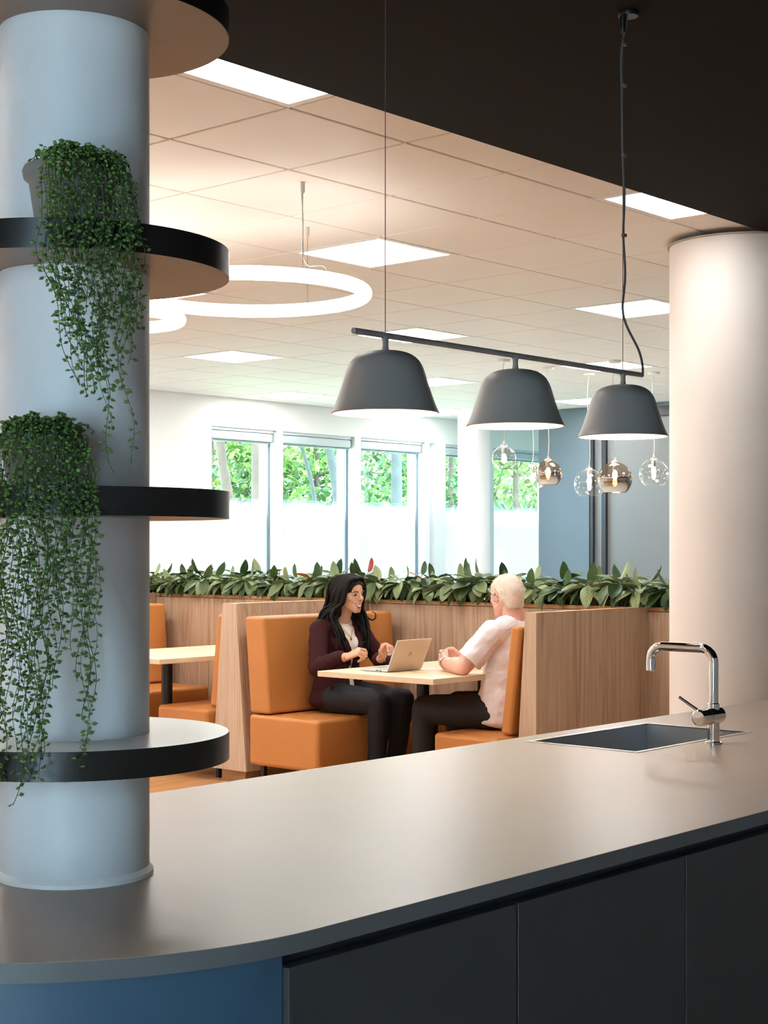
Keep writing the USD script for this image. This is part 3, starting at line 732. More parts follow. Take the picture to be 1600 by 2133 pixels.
def trailing_plant(label, potX, shelf, pot_h, pr_, spec, crown, seed):
    rg = random.Random(seed)
    pd = -math.sqrt(.176 ** 2 - potX ** 2)
    pc = cam2w(potX, pd)
    t = T('trailing_plant', label, 'plant', (pc[0], pc[1], shelf), 'trailing plants on the column shelves')
    zr = shelf + pot_h
    pot = t.add('pot', lathe([(0, shelf + .0005), (pr_ * .72, shelf + .0005), (pr_ * .80, shelf + .008), (pr_ * .92, zr - .022), (pr_ * 1.03, zr - .016), (pr_ * 1.06, zr - .006), (pr_ * 1.02, zr), (pr_ * .94, zr), (pr_ * .90, zr - .014), (0, zr - .016)], (pc[0], pc[1], 0), 56), 'pot_grey', 50)
    pot.add('soil', lathe([(0, zr - .012), (pr_ * .9, zr - .013)], (pc[0], pc[1], 0), 32), 'soil')
    for (u, pyt, rad, xl, xr) in spec:
        py0 = YH - (shelf - .02 - ZC) * FPX / 2.15
        wx = lambda py: dXp(xl(py) + u * (xr(py) - xl(py)), 2.15)
        def at(dX):
            dD = -math.sqrt(max((RD + .006 + rad) ** 2 - dX ** 2, .01)); return cam2w(dX, dD)
        hang = at(wx(py0))
        d = hang - pc; d /= np.linalg.norm(d)
        side = np.array([-d[1], d[0]])
        p0 = pc + d * pr_ * rg.uniform(.1, .7) + side * rg.uniform(-.02, .02)
        p1 = pc + d * pr_ * 1.02
        q = [np.r_[p0, zr - .004], np.r_[(p0 + p1) / 2, zr + rg.uniform(.006, .024)], np.r_[p1 + d * .012, zr + rg.uniform(-.012, .010)], np.r_[(p1 + d * .012) * .3 + hang * .7, (zr * .45 + shelf * .55) + .002], np.r_[hang, shelf - .02]]
        py = py0 + 38
        ph = rg.uniform(0, 6.28)
        while py < pyt - 16:
            q.append(np.r_[at(wx(py) + .006 * math.sin(py * .028 + ph)), ZC + (YH - py) / FPX * 2.15]); py += 38
        q.append(np.r_[at(wx(pyt) + .006 * math.sin(pyt * .028 + ph)), ZC + (YH - pyt) / FPX * 2.15])
        path = spline(q, max(20, int(len(q) * 5)))
        bm, stems = beads_on(path, rg, .0072, .0094)
        v = t.add('vine', cat(tube(path, .00045, 4, False), *stems), 'vine_stem')
        v.add('leaves', bm, 'leaf_bead', 55, kind='stuff')
    hang_dir = unit2(pc - np.array([CX, CY]))
    for k in range(crown):                # short sprigs that make the bushy crown over the rim
        a = rg.uniform(0, 2 * pi); r0 = rg.uniform(0, .7) * pr_; L = rg.uniform(.55, 1.15)
        d = np.array([math.cos(a), math.sin(a)])
        if d[0] * c_ - d[1] * s_ < -.2: L = min(L, .82)
        e = pc + d * (pr_ * L + .004)
        if np.linalg.norm(e - [CX, CY]) < CR + .012: continue
        up = rg.uniform(.008, .028)
        drop = rg.uniform(.0, .05) if L > 1.0 and d @ (hang_dir) > .2 else 0
        q = [np.r_[pc + d * r0, zr - .006], np.r_[pc + d * (r0 * .6 + pr_ * L * .4), zr + up], np.r_[e, zr + up * .6 - .004]]
        if drop: q.append(np.r_[e + d * .008, zr - drop])
        path = spline(q, 14)
        bm, stems = beads_on(path, rg, .0072, .0068)
        v = t.add('sprig', cat(tube(path, .00045, 4, False), *stems), 'vine_stem')
        v.add('leaves', bm, 'leaf_bead', 55, kind='stuff')

def ztip(py, D=2.16): return ZC + (YH - py) / FPX * D
def dXp(px, D=2.16): return (px - 800) / FPX * D + .479
rg0 = random.Random(3)
xl1 = lambda py: 80 + max(0, py - 540) * .30
xr1 = lambda py: 280 - max(0, py - 620) * .07
sp1 = []
for k in range(38):
    u = (k + rg0.uniform(.1, .9)) / 38
    py = rg0.choice((600, 640, 690, 720, 760, 790, 805)) + rg0.uniform(-20, 20)
    if u < .05: py = 800
    if u > .9: py = min(py, 700)
    sp1.append((u, py, rg0.uniform(0, .022), xl1, xr1))
la = lambda py: 205 + (py - 800) * (.12 if py > 800 else -.03); lb_ = lambda py: 248 + (py - 800) * (.13 if py > 800 else -.03)
sp1 += [(.5, 985, .010, la, la), (.5, 963, .012, lb_, lb_), (.3, 890, .014, la, la)]
trailing_plant('trailing plant with beaded strands in a grey pot on the upper column shelf', .030, 1.8805, .082, .066, sp1, 40, 11)
sp2 = []
tips2 = (1600, 1500, 1640, 1560, 1645, 1480, 1420, 1540, 1380, 1500, 1610, 1440, 1560, 1676, 1640, 1500, 1600, 1530, 1608, 1450, 1580, 1620, 1400, 1350, 1436, 1300, 1340, 1260, 1300, 1230, 1290, 1355, 1340, 1420, 1560, 1500, 1610, 1470, 1300)
xl2 = lambda py: -28.0
xr2 = lambda py: 196 - max(0, py - 1540) * .55
for k, py in enumerate(tips2): sp2.append(((k + .5) / len(tips2), py, rg0.uniform(.002, .026), xl2, xr2))
for u in (.1, .25, .4, .5, .6, .72, .85, .95): sp2.append((u, 1200 + 90 * rg0.random(), rg0.uniform(.002, .02), xl2, xr2))
trailing_plant('fuller trailing plant with long beaded strands on the lower column shelf', -.012, 1.508, .074, .062, sp2, 60, 12)

# --- leafy plants in the oak planter
def leaf_mesh(L, W, fold, curl, twist=0., nx=4, ny=7):
    """a pointed oval leaf along +y, folded a little at the midrib, tip curling down"""
    V, uv = [], []
    for j in range(ny + 1):
        v = j / ny
        w = W * .5 * (math.sin(pi * min(1, v ** .80)) ** .62 if 0 < v < 1 else 0) + (.0012 if v < .02 else 0)
        a = curl * v ** 1.3
        y, z = L * (v - .12 * curl * v * v), -L * .5 * curl * v ** 2
        for i in range(nx + 1):
            u = i / nx * 2 - 1
            x = w * u
            zz = z + abs(u) * w * fold + .03 * W * math.sin(9 * v + i)
            V.append((x * math.cos(twist * v) - zz * math.sin(twist * v) * .3, y, zz)); uv.append((i / nx, v))
    Fc = []
    for j in range(ny):
        for i in range(nx):
            a = j * (nx + 1) + i; b = a + nx + 1
            Fc += [(a, a + 1, b + 1), (a, b + 1, b)]
    return np.array(V), np.array(Fc), np.array(uv)

def leafy_plant(name, label, seed, loc, leafm, n=24, H=.18, L0=.14, spread=1.0, group='leafy plants in the oak planter'):
    rg = random.Random(seed)
    t = T(name, label, 'plant', loc, group)
    stems = []
    for k in range(n):
        f = k / n
        az = k * 2.4 + rg.uniform(-.3, .3)
        el = .95 - 2.0 * f ** .5 + rg.uniform(-.25, .25)          # young leaves stand up, old ones droop
        L = L0 * (rg.uniform(.8, 1.1)) * (.62 + .46 * math.sin(pi * min(1, .12 + f * .85)))
        base = np.array([0, 0, H * (1 - f * .55) * .72 + .02])
        pet = L * (.25 + .45 * f) * spread
        d = np.array([math.cos(az) * math.cos(el), math.sin(az) * math.cos(el), math.sin(el)])
        d1 = np.array([math.cos(az) * math.cos(el * .6), math.sin(az) * math.cos(el * .6), abs(math.sin(el)) * .6 + .25]); d1 /= np.linalg.norm(d1)
        b = base + d1 * pet
        s = np.array([-math.sin(az), math.cos(az), 0]); nn = np.cross(s, d)
        if nn[2] < 0 and el > 0: nn = -nn; s = -s
        ro = rg.uniform(-.5, .5); s2 = s * math.cos(ro) + nn * math.sin(ro); n2 = np.cross(s2, d)
        if (np.dot(n2, [math.cos(az), math.sin(az), 1.0])) < 0: n2 = -n2; s2 = -s2
        V, Fc, uv = leaf_mesh(L, L * rg.uniform(.40, .50), rg.uniform(.08, .35), rg.uniform(.25, .8))
        W = b + V[:, :1] * s2 + V[:, 1:2] * d + V[:, 2:] * n2
        p = t.path + '/' + numbered(t.path, 'leaf')
        usdkit.mesh(stage, p, (W, Fc), MAT[leafm if not isinstance(leafm, (list, tuple)) else leafm[rg.randrange(len(leafm))]], True, uv)
        stems.append(tube([base, (base + b) / 2 + [0, 0, .004], b], .0022, 5, False))
    t.loc = np.zeros(3)
    t.add('stem', cat(tube([(0, 0, -.05), (0, 0, H * .8)], [.006, .003], 6), *stems), 'vine_stem')
    return t
ords = 'first second third fourth fifth sixth seventh eighth ninth tenth eleventh twelfth thirteenth fourteenth fifteenth sixteenth seventeenth eighteenth nineteenth twentieth twenty-first twenty-second twenty-third twenty-fourth twenty-fifth twenty-sixth'.split()
zs = ZPT - .062
rgp = random.Random(21)
kinds = {}
defs = [('pale_leaf_plant', 'leaf_sage', 36, .20, .150, 'pale sage-veined leafy plant'), ('green_leaf_plant', 'leaf_green', 36, .19, .14, 'dark green leafy plant'), ('striped_leaf_plant', ['leaf_sage', 'leaf_green', 'leaf_sage'], 36, .21, .14, 'mixed-leaf plant')]
def put(kind, y, x, row, i, rot, sc):
    nm3, lm, n, H, L0, txt = defs[kind]
    key = (kind, rgp.randrange(2))
    lb = '%s in the %s row of the oak planter, %s from the left' % (txt, row, ords[i])
    if key not in kinds:
        kinds[key] = leafy_plant(nm3, lb, 100 + kind * 10 + key[1], (x, y, zs), lm, n, H, L0)
    else:
        copy_of(kinds[key], (x, y, zs), lb, None, rot, sc)
ys = np.linspace(9.42, 4.62, 24)
for i, y in enumerate(ys):
    put((0, 2, 0, 1)[i % 4] if i % 5 else 0, y + rgp.uniform(-.05, .05), XP + .068, 'front', i, rgp.uniform(0, 6.28), rgp.uniform(.85, 1.15))
for i, y in enumerate(ys[:-1] - .1):
    put((1, 2, 1, 0)[i % 4], y + rgp.uniform(-.05, .05), XP + .265, 'back', i, rgp.uniform(0, 6.28), rgp.uniform(.9, 1.2))
def yp(px, x): 
    t = (px - 800) / FPX; D = x / (t * c_ + s_); return D * (c_ - t * s_)
leafy_plant('red_leaf_plant', 'plant with upright coral red leaves just right of the woman\'s head', 301, (XP + .11, yp(763, XP + .11), zs + .05), 'leaf_red', 6, .20, .15, group='red leaved plants in the oak planter')
leafy_plant('red_leaf_plant', 'plant with orange mottled leaves between the two people', 302, (XP + .12, yp(878, XP + .12), zs + .075), ['leaf_orange', 'leaf_green'], 8, .16, .13, group='red leaved plants in the oak planter')
leafy_plant('red_leaf_plant', 'plant with red leaves low among green ones, near the cream column', 303, (XP + .06, yp(1300, XP + .06), zs + .045), ['leaf_red', 'leaf_green'], 8, .12, .13, group='red leaved plants in the oak planter')
leafy_plant('red_leaf_plant', 'plant with rusty leaves above the bench behind the woman', 304, (XP + .10, yp(655, XP + .10), zs + .05), ['leaf_orange', 'leaf_red', 'leaf_green'], 8, .15, .12, group='red leaved plants in the oak planter')

# ------------------------------------------------------------------ outdoors: lawn and trees beyond the windows
single('lawn_ground', box(-10, 60, YB + .3, 60, -.35, -.30), 'lawn', kind='structure')
def tree(label, x, y, h, r, pts, leafm, seed, bark='bark', n=1500, zlo=1.6, spread=1.6, lsize=.075, branches=9, flo=.35):
    rg = random.Random(seed); ng = np.random.default_rng(seed)
    t = T('tree', label, 'tree', (x, y, -.3), 'trees beyond the windows')
    path = spline([(x + a, y + b, z) for a, b, z in pts], 24)
    rad = np.linspace(r, r * .55, 24)
    t.add('trunk', tube(path, rad, 14), bark, True)
    tips = []
    for k in range(branches):
        f = rg.uniform(flo, .98); b = path[int(f * 23)]
        az, L = rg.uniform(0, 6.28), rg.uniform(.6, 1.5) * spread
        e = b + np.array([math.cos(az) * L, math.sin(az) * L, rg.uniform(-.1, .9) * L])
        m = (b + e) / 2 + np.array([0, 0, rg.uniform(-.1, .25)])
        bp = spline([b, m, e], 10)
        t.add('branch', tube(bp, np.linspace(r * .32, r * .06, 10), 7), bark, True)
        tips += list(bp[3:])
    tips = np.array(tips)
    c = tips[ng.integers(0, len(tips), n)] + ng.normal(0, .38 * spread / 1.6, (n, 3)) * [1, 1, .8]
    c = c[c[:, 2] > zlo * .3]
    q = ng.normal(size=(len(c), 3)); q /= np.linalg.norm(q, axis=1, keepdims=True)
    w = np.cross(q, ng.normal(size=(len(c), 3))); w /= np.linalg.norm(w, axis=1, keepdims=True)
    s = lsize * ng.uniform(.6, 1.3, (len(c), 1))
    nn = np.cross(q, w)
    V = np.stack([c - q * s, c + w * s * .5 + nn * s * .1, c + q * s, c - w * s * .5 + nn * s * .1], 1).reshape(-1, 3)
    i = np.arange(len(c))[:, None] * 4
    Fc = np.vstack([i + [0, 1, 2], i + [0, 2, 3]])
    t.add('leaves', trimesh.Trimesh(V, Fc, process=False), leafm, kind='stuff')
def outx(px, y):
    t = (px - 800) / FPX; D = y / (-t * s_ + c_); return D * (t * c_ + s_)
TZ = [(0, 0, -.35), (.02, 0, 1.0), (.0, 0, 2.5), (.05, 0, 4.2)]
lean_l = [(.55, 0, -.35), (.30, 0, 1.2), (.05, 0, 2.2), (-.15, 0, 3.2), (-.2, 0, 4.5)]
tree('tree with a slanting brown trunk seen in the leftmost window', outx(470, 17), 17, 4.5, .10, lean_l, 'leaf_outdoor', 1, n=1100, flo=.86)
tree('tree with a thick upright brown trunk at the right of the leftmost window', outx(537, 16.5), 16.5, 4.5, .13, TZ, 'leaf_outdoor_pale', 2, n=800, flo=.86)
tree('tree with a forked grey trunk at the right of the second window', outx(706, 18), 18, 4.5, .10, [(0, 0, -.35), (.0, 0, 1.6), (-.05, 0, 2.3), (-.3, 0, 3.3), (-.5, 0, 4.5)], 'leaf_outdoor', 3, 'bark_grey', n=1000, flo=.86)
tree('slim tree with a curving branch in the middle of the second window', outx(645, 19), 19, 4.5, .05, [(.2, 0, -.35), (.15, 0, 1.6), (.1, 0, 2.4), (-.2, 0, 3.2), (-.4, 0, 4.5)], 'leaf_outdoor_pale', 4, 'bark_grey', n=900, flo=.8)
tree('tree with a thick grey trunk in the third window', outx(826, 17), 17, 4.5, .13, TZ, 'leaf_outdoor_pale', 5, 'bark_grey', n=700, flo=.88)
tree('bright leafy tree filling the window beside the blue wall', outx(1075, 19), 19, 4.5, .09, TZ, 'leaf_outdoor', 6, n=3000)
tree('bright leafy tree seen between the round white column and the third window', outx(940, 19.5), 19.5, 4.5, .08, TZ, 'leaf_outdoor', 7, n=2200)
for k, px in enumerate((440, 500, 580, 660, 740, 830, 930, 1010, 1080, 1140)):
    tree('leafy tree in the woodland edge far behind, %s from the left' % ords[k], outx(px, 24 + (k % 3)), 24 + (k % 3), 5, .09, TZ, ('leaf_outdoor', 'leaf_outdoor_pale', 'leaf_outdoor')[k % 3], 40 + k, n=2000, spread=2.1, lsize=.10, branches=12)
for k, px in enumerate((450, 520, 610, 680, 760, 860, 950, 1040, 1110)):
    rg = np.random.default_rng(70 + k); n = 1800
    x, y = outx(px, 20.5), 20.5 + (k % 2)
    t = T('shrub', 'low green shrub under the trees outside, %s from the left' % ords[k], 'shrub', (x, y, -.3), 'shrubs under the trees outside')
    th, ph = rg.uniform(0, 6.28, n), rg.uniform(0, 1, n)
    rr = rg.uniform(.5, 1, n) ** .5
    c = np.stack([x + .9 * rr * np.cos(th) * np.sqrt(1 - ph ** 2 * .8), y + .7 * rr * np.sin(th) * np.sqrt(1 - ph ** 2 * .8), -.3 + 2.9 * ph * (.75 + .25 * np.sin(3 * th))], 1)
    q = rg.normal(size=(n, 3)); q /= np.linalg.norm(q, axis=1, keepdims=True)
    w = np.cross(q, rg.normal(size=(n, 3))); w /= np.linalg.norm(w, axis=1, keepdims=True)
    s = .085
    V = np.stack([c - q * s, c + w * s * .5, c + q * s, c - w * s * .5], 1).reshape(-1, 3); i = np.arange(n)[:, None] * 4
    t.add('leaves', trimesh.Trimesh(V, np.vstack([i + [0, 1, 2], i + [0, 2, 3]]), process=False), ('leaf_outdoor', 'leaf_outdoor_pale')[k % 2], kind='stuff')
    t.add('stem', cat(*[tube([(x, y, -.32), (x + .5 * math.cos(a), y + .5 * math.sin(a), 1.4)], [.02, .006], 6) for a in (0, 1.3, 2.6, 4.0, 5.2)]), 'bark')
# ------------------------------------------------------------------ people
MF = m3.Manifold
def sph(c, r, seg=20): return MF.sphere(float(r), seg).translate(tuple(map(float, c)))
def ell(c, r, seg=28, rot=None):
    m = MF.sphere(1.0, seg).scale(tuple(map(float, r)))
    if rot is not None: m = m.rotate(tuple(map(float, rot)))
    return m.translate(tuple(map(float, c)))
def bone(p0, r0, p1, r1, seg=20): return MF.batch_hull([sph(p0, r0, seg), sph(p1, r1, seg)])
def chain(*pr):
    return [bone(pr[k][0], pr[k][1], pr[k + 1][0], pr[k + 1][1]) for k in range(len(pr) - 1)]
def loft(*es): return [MF.batch_hull([es[k], es[k + 1]]) for k in range(len(es) - 1)]
def uni(ms): return MF.batch_boolean(list(ms), m3.OpType.Add)
def soften(m, length, it=10):
    m = m.refine_to_length(length)
    t = arr(m); t = trimesh.Trimesh(t.vertices, t.faces, process=True)
    trimesh.smoothing.filter_taubin(t, lamb=.5, nu=.53, iterations=it)
    return t
def back_to_manifold(t):
    return MF(m3.Mesh(np.asarray(t.vertices, np.float32), np.asarray(t.faces, np.uint32)))
def wrinkle(t, amp, scale, seed=0, mask=None):
    n = t.vertex_normals
    d = (meshkit.fbm(t.vertices * scale, 3, seed) - .5) * 2 * amp
    if mask is not None: d = d * mask(t.vertices)
    t.vertices = t.vertices + n * d[:, None]; return t

V3 = lambda *a: np.array(a, float)
def unit(v): v = np.asarray(v, float); return v / np.linalg.norm(v)

def hand(wrist, f, n, thumb, curls, scale=1.0, spread=1.0, thumb_in=.55, wr=.024):
    """f: along the palm to the knuckles, n: out of the palm's inside, thumb: +1/-1 which side the thumb leaves. Returns manifold and nail positions"""
    f = unit(f); n = unit(n - f * np.dot(n, f)); s = np.cross(f, n) * thumb
    S = scale; P_ = lambda a, b, c: wrist + S * (f * a + s * b + n * c)
    ms = [MF.batch_hull([sph(P_(0, .016, 0), .015 * S, 14), sph(P_(0, -.016, 0), .015 * S, 14), sph(P_(.078, .030, -.002), .0115 * S, 14), sph(P_(.082, .010, -.004), .0125 * S, 14), sph(P_(.080, -.012, -.004), .012 * S, 14), sph(P_(.070, -.030, -.002), .011 * S, 14), sph(P_(.03, .030, .008), .013 * S, 14)])]
    nails = []
    for k, (b, L) in enumerate(((.030, (.040, .025, .021)), (.010, (.044, .029, .022)), (-.011, (.041, .027, .021)), (-.030, (.033, .020, .019)))):
        p = P_(.080 - (.008 if k == 3 else 0), b, -.002); a = 0.; r = (.0098, .0092, .0085, .0074) if k < 3 else (.0088, .0082, .0075, .0066)
        lat = (b * .9 * (spread - .8))
        for j, l in enumerate(L):
            a += curls[k][j]
            d = unit(f * math.cos(a) + n * math.sin(a) + s * lat)
            q = p + d * l * S
            ms.append(bone(p, r[j] * S, q, r[j + 1] * S, 12)); p = q
        out = unit(-f * math.sin(a) * -1 * 0 + (-n * math.cos(a) + f * math.sin(a)))
        nails.append((p + out * r[3] * S * .55, d, out, r[3] * S))
    p0 = P_(.018, .026, .010); p1 = P_(.050, .050, .010 + .03 * thumb_in); p2 = P_(.078, .050 - .018 * thumb_in, .014 + .045 * thumb_in); p3 = P_(.098, .040 - .030 * thumb_in, .016 + .05 * thumb_in)
    ms += [bone(p0, .0145 * S, p1, .0120 * S, 12), bone(p1, .0118 * S, p2, .0104 * S, 12), bone(p2, .0102 * S, p3, .0080 * S, 12)]
    return uni(ms), nails

def head_mesh(c, yaw, pitch, roll, female, S=1.0):
    """head in its own frame (face along +y), then turned; returns manifold and the frame function"""
    R = trimesh.transformations.euler_matrix(pitch, roll, yaw, 'sxyz')[:3, :3]
    fr = lambda p: np.asarray(c) + (R @ (np.asarray(p, float) * S).T).T
    jw = .050 if female else .058
    parts_ = [MF.batch_hull([ell((0, -.012, .022), (.073, .092, .088)), ell((0, .020, .040), (.066, .066, .060))]),
              MF.batch_hull([sph((0, .052, .045), .036), sph((.047, .040, -.005), .022), sph((-.047, .040, -.005), .022), sph((jw, .010, -.060), .015), sph((-jw, .010, -.060), .015), sph((.014, .070, -.098), .013), sph((-.014, .070, -.098), .013), sph((0, .074, -.055), .020), sph((0, .062, .01), .030), ell((0, -.02, -.01), (.064, .06, .06))]),
              MF.batch_hull([sph((.040, .058, -.024), .019), sph((.026, .070, -.045), .012)]), MF.batch_hull([sph((-.040, .058, -.024), .019), sph((-.026, .070, -.045), .012)])]   # cheeks
    m = uni(parts_)
    for sx in (-1, 1): m = m - ell((sx * .031, .100, .006), (.019, .016, .012))
    m = arr(m); t = soften(back_to_manifold(trimesh.Trimesh(m.vertices, m.faces)), .0055, 26)
    m = back_to_manifold(t)
    nose = [bone((0, .084, .016), .0075, (0, .107, -.020), .0095, 14), sph((.0105, .096, -.026), .0075, 14), sph((-.0105, .096, -.026), .0075, 14), bone((0, .100, -.027), .007, (0, .088, -.034), .006, 12)]
    brow = [bone((.012, .086, .020), .006, (.046, .072, .022), .006, 12), bone((-.012, .086, .020), .006, (-.046, .072, .022), .006, 12)]
    lips = [MF.batch_hull([sph((x, .084 - abs(x) * .22, -.054 + abs(x) * .12), .005, 10) for x in (-.02, 0, .02)]), MF.batch_hull([sph((x, .083 - abs(x) * .25, -.073 + abs(x) * .35), .006, 10) for x in (-.017, 0, .017)])]
    ears = [MF.batch_hull([ell((sx * .074, -.012, .004), (.007, .016, .026), rot=(-8, 0, sx * -22)), ell((sx * .071, -.004, -.022), (.006, .009, .010))]) - ell((sx * .080, -.006, .004), (.006, .009, .016)) for sx in (-1, 1)]
    m = uni([m] + nose + brow + lips + ears)
    t = soften(m, .0045, 7)
    t.vertices = fr(t.vertices)
    return back_to_manifold(t), fr, R

for nm, c, r in (('skin_woman', lin(214, 166, 136), .45), ('skin_man', lin(232, 178, 158), .45)):
    mat(nm, c, r, vary=.05, vscale=30, subsurface_weight=.12, subsurface_scale=.01)
mat('hair_black', lin(15, 10, 9), .55, vary=.35, vscale=60, stretch=(1, 1, .12), spec=.22, bump=.5, bscale=220)
mat('hair_white', lin(246, 230, 214), .7, vary=.14, vscale=16, bump=.6, bscale=220)
mat('blazer', lin(58, 24, 27), .85, bump=.2, bscale=500, spec=.2)
mat('blazer_lapel', lin(52, 21, 24), .8, bump=.2, bscale=500, spec=.2)
mat('trousers_navy', lin(26, 28, 36), .7, bump=.15, bscale=400)
mat('trousers_black', lin(24, 24, 27), .7, bump=.15, bscale=400)
mat('cream_top', lin(232, 222, 210), .75)
mat('white_shirt', lin(246, 242, 246), .75, bump=.1, bscale=400)
mat('shoe_black', lin(18, 18, 20), .35)
mat('lips', lin(182, 96, 92), .4); mat('teeth', lin(244, 238, 230), .3); mat('mouth_dark', lin(92, 38, 36), .5)
mat('eye_white', lin(226, 220, 214), .25); mat('iris_brown', lin(40, 26, 20), .15); mat('brow_dark', lin(38, 26, 22), .7)
mat('nail_pale', lin(206, 216, 230), .2); mat('nail_skin', lin(240, 200, 186), .3); mat('gold', lin(200, 152, 64), .25, 1.0)
mat('watch_silver', lin(196, 192, 188), .3, .9); mat('watch_face', lin(236, 234, 230), .3); mat('spectacle_frame', lin(58, 38, 34), .3)
pane('spectacle_lens', (.96, .97, .97), f0=.06)

def place(m, org, rot):
    """from a figure's own frame (facing +y) to the room"""
    t = arr(m).copy()
    t.vertices = t.vertices @ np.array([[math.cos(rot), math.sin(rot), 0], [-math.sin(rot), math.cos(rot), 0], [0, 0, 1]]) + np.asarray(org)
    return t

def nail_mesh(nails, keep):
    out = []
    for k in keep:
        p, d, o, r = nails[k]
        s = np.cross(d, o)
        e = trimesh.creation.icosphere(2); v = e.vertices * np.array([r * .95, r * 1.35, r * .55])
        e.vertices = p + v[:, :1] * s + v[:, 1:2] * d + v[:, 2:] * o; out.append(e)
    return cat(*out)

def face_bits(add, fr, place_, smile, iris='iris_brown', brow='brow_dark', face=True):
    """eyes, brows and mouth, in the head's frame"""
    pv = lambda t: place_(t)
    hz = np.array([0, 0, 1.0])
    for sx in (-1, 1):
        e = ellipsoid((0, 0, 0), (.0120, .0110, .0066), 3); e.vertices = fr(e.vertices + [sx * .031, .0745, .003]); ee = add('eye', pv(e), 'eye_white', True)
        i = ellipsoid((0, 0, 0), (.0066, .0030, .0066), 3); i.vertices = fr(i.vertices + [sx * .031, .0835, .0032]); ee.add('iris', pv(i), iris, True)
        lid = fr([(sx * (.031 + a), .0855 - abs(a) * .35 - (a * .12), .0085 - abs(a) * .22 - a * .05) for a in np.linspace(-.0125, .0135, 9)]) - hz * .002
        ee.add('eyelashes', pv(tube(lid, .0022, 6)), brow, True)
        b = fr([(sx * x, .0915 - max(0, x - .02) * .42, .0205 + .0045 * math.sin((x - .012) / .034 * 2.2)) for x in np.linspace(.013, .048, 9)])
        add('eyebrow', pv(tube(b, [.0014, .0022, .0026, .0027, .0026, .0024, .002, .0015, .001], 6)), brow, True)
    if smile:
        xs_ = np.linspace(-.0265, .0265, 13)
        up = lambda x: (x, .0945 - 15 * x * x, -.0555 + 12.0 * x * x)
        lo = lambda x: (x, .0925 - 14 * x * x, -.0790 + 46 * x * x)
        add('upper_lip', pv(tube(fr([up(x) for x in xs_]), .0024 * (1.15 - (xs_ / .0265) ** 2), 8)), 'lips', True)
        add('lower_lip', pv(tube(fr([lo(x) for x in xs_]), .0034 * (1.1 - (xs_ / .0265) ** 2), 8)), 'lips', True)
        n = 13; V = []
        for k, (f, ins) in enumerate(((0.02, .0008), (.62, .0002))):
            V += [np.array(up(x)) * (1 - f) + np.array(lo(x)) * f - [0, ins, 0] for x in xs_ * .93]
        Fc = [(i, i + 1, n + i + 1) for i in range(n - 1)] + [(i, n + i + 1, n + i) for i in range(n - 1)]
        add('teeth', pv(trimesh.Trimesh(fr(np.array(V)), Fc, process=False)), 'teeth', True)
        V = []
        for f in (-.02, 1.02): V += [np.array(up(x)) * (1 - f) + np.array(lo(x)) * f - [0, .0022, 0] for x in xs_ * .98]
        add('mouth', pv(trimesh.Trimesh(fr(np.array(V)), Fc, process=False)), 'mouth_dark', True)

# ================================================================== the woman
WO, WR = V3(6.92, 6.50, 0), pi
wp = lambda m: place(m, WO, WR)
wt_ = T('person', 'person with long dark hair and burgundy blazer, smiling over the open laptop', 'person', WO, 'people seated in the booth')
hc = V3(.012, .105, 1.150)
hd, hfr, hR = head_mesh(hc, math.radians(-4), math.radians(-6), math.radians(2), True, .99)
shR, shL = V3(.160, .0, .935), V3(-.160, .0, .935)
elR, wrR = V3(.300, .110, .715), V3(.318, .345, .792)
elL, wrL = V3(-.250, .150, .715), V3(.058, .395, .772)
hipR, hipL = V3(.09, .01, .525), V3(-.09, .01, .525)
knR, knL = V3(.10, .43, .520), V3(-.10, .43, .520)
anR, anL = V3(.10, .40, .10), V3(-.12, .36, .10)
neck = chain((V3(0, .012, .95), .050), (V3(.004, .050, 1.02), .046), (V3(.010, .075, 1.085), .047))
def w_torso(g):
    return loft(ell((0, .0, .545), (.165 + g, .120 + g, .105 + g)), ell((0, .0, .70), (.122 + g, .092 + g, .07)), ell((0, .012, .83), (.138 + g, .100 + g, .07)), ell((0, .008, .925), (.135 + g, .070 + g, .045 + g * .5))) + \
        [MF.batch_hull([ell((s * .062, .075, .835), (.058 + g, .050 + g, .055 + g)), ell((s * .06, .02, .88), (.06, .05, .05))]) for s in (-1, 1)] + \
        [bone((s * .05, .004, .962), .045 + g, (s * .155, .0, .930), .047 + g) for s in (-1, 1)]
hR_m, nR = hand(wrR + V3(.0, .028, .004), V3(-.42, .80, .42), V3(-.55, .0, -.80), 1, [(.7, 1.0, .5), (1.0, 1.2, .6), (1.1, 1.3, .6), (1.15, 1.3, .6)], .93, thumb_in=.5)
hL_m, nL = hand(wrL + V3(.008, .022, .016), V3(.05, .42, .90), V3(.10, .88, -.42), -1, [(.9, 1.2, .6), (1.3, 1.3, .6), (1.35, 1.3, .6), (1.3, 1.3, .6)], .93, thumb_in=.15)
arms = chain((shR, .046), (elR, .038), (wrR, .026), (wrR + V3(0, .03, .006), .0225)) + chain((shL, .046), (elL, .038), (wrL, .026), (wrL + V3(.01, .026, .018), .0225))
legs = chain((hipR, .085), (knR, .060), (anR, .042)) + chain((hipL, .085), (knL, .060), (anL, .042))
feet = [MF.batch_hull([sph(a + V3(0, -.02, -.05), .034), sph(a + V3(0, .13, -.072), .026)]) for a in (anR, anL)]
body = soften(uni(w_torso(-.004) + neck + arms + legs + feet), .016, 8)
hands_ = [soften(h, .0040, 5) for h in (hR_m, hL_m)]
full = uni([back_to_manifold(body), hd] + [back_to_manifold(h) for h in hands_])
bp = wt_.add('body', wp(full), 'skin_woman', 60)
face_bits(bp.add, hfr, wp, True)
bp.add('nails', wp(nail_mesh(nR, (0, 1, 2, 3))), 'nail_pale', True); bp.add('nails', wp(nail_mesh(nL, (0, 1, 2, 3))), 'nail_pale', True)

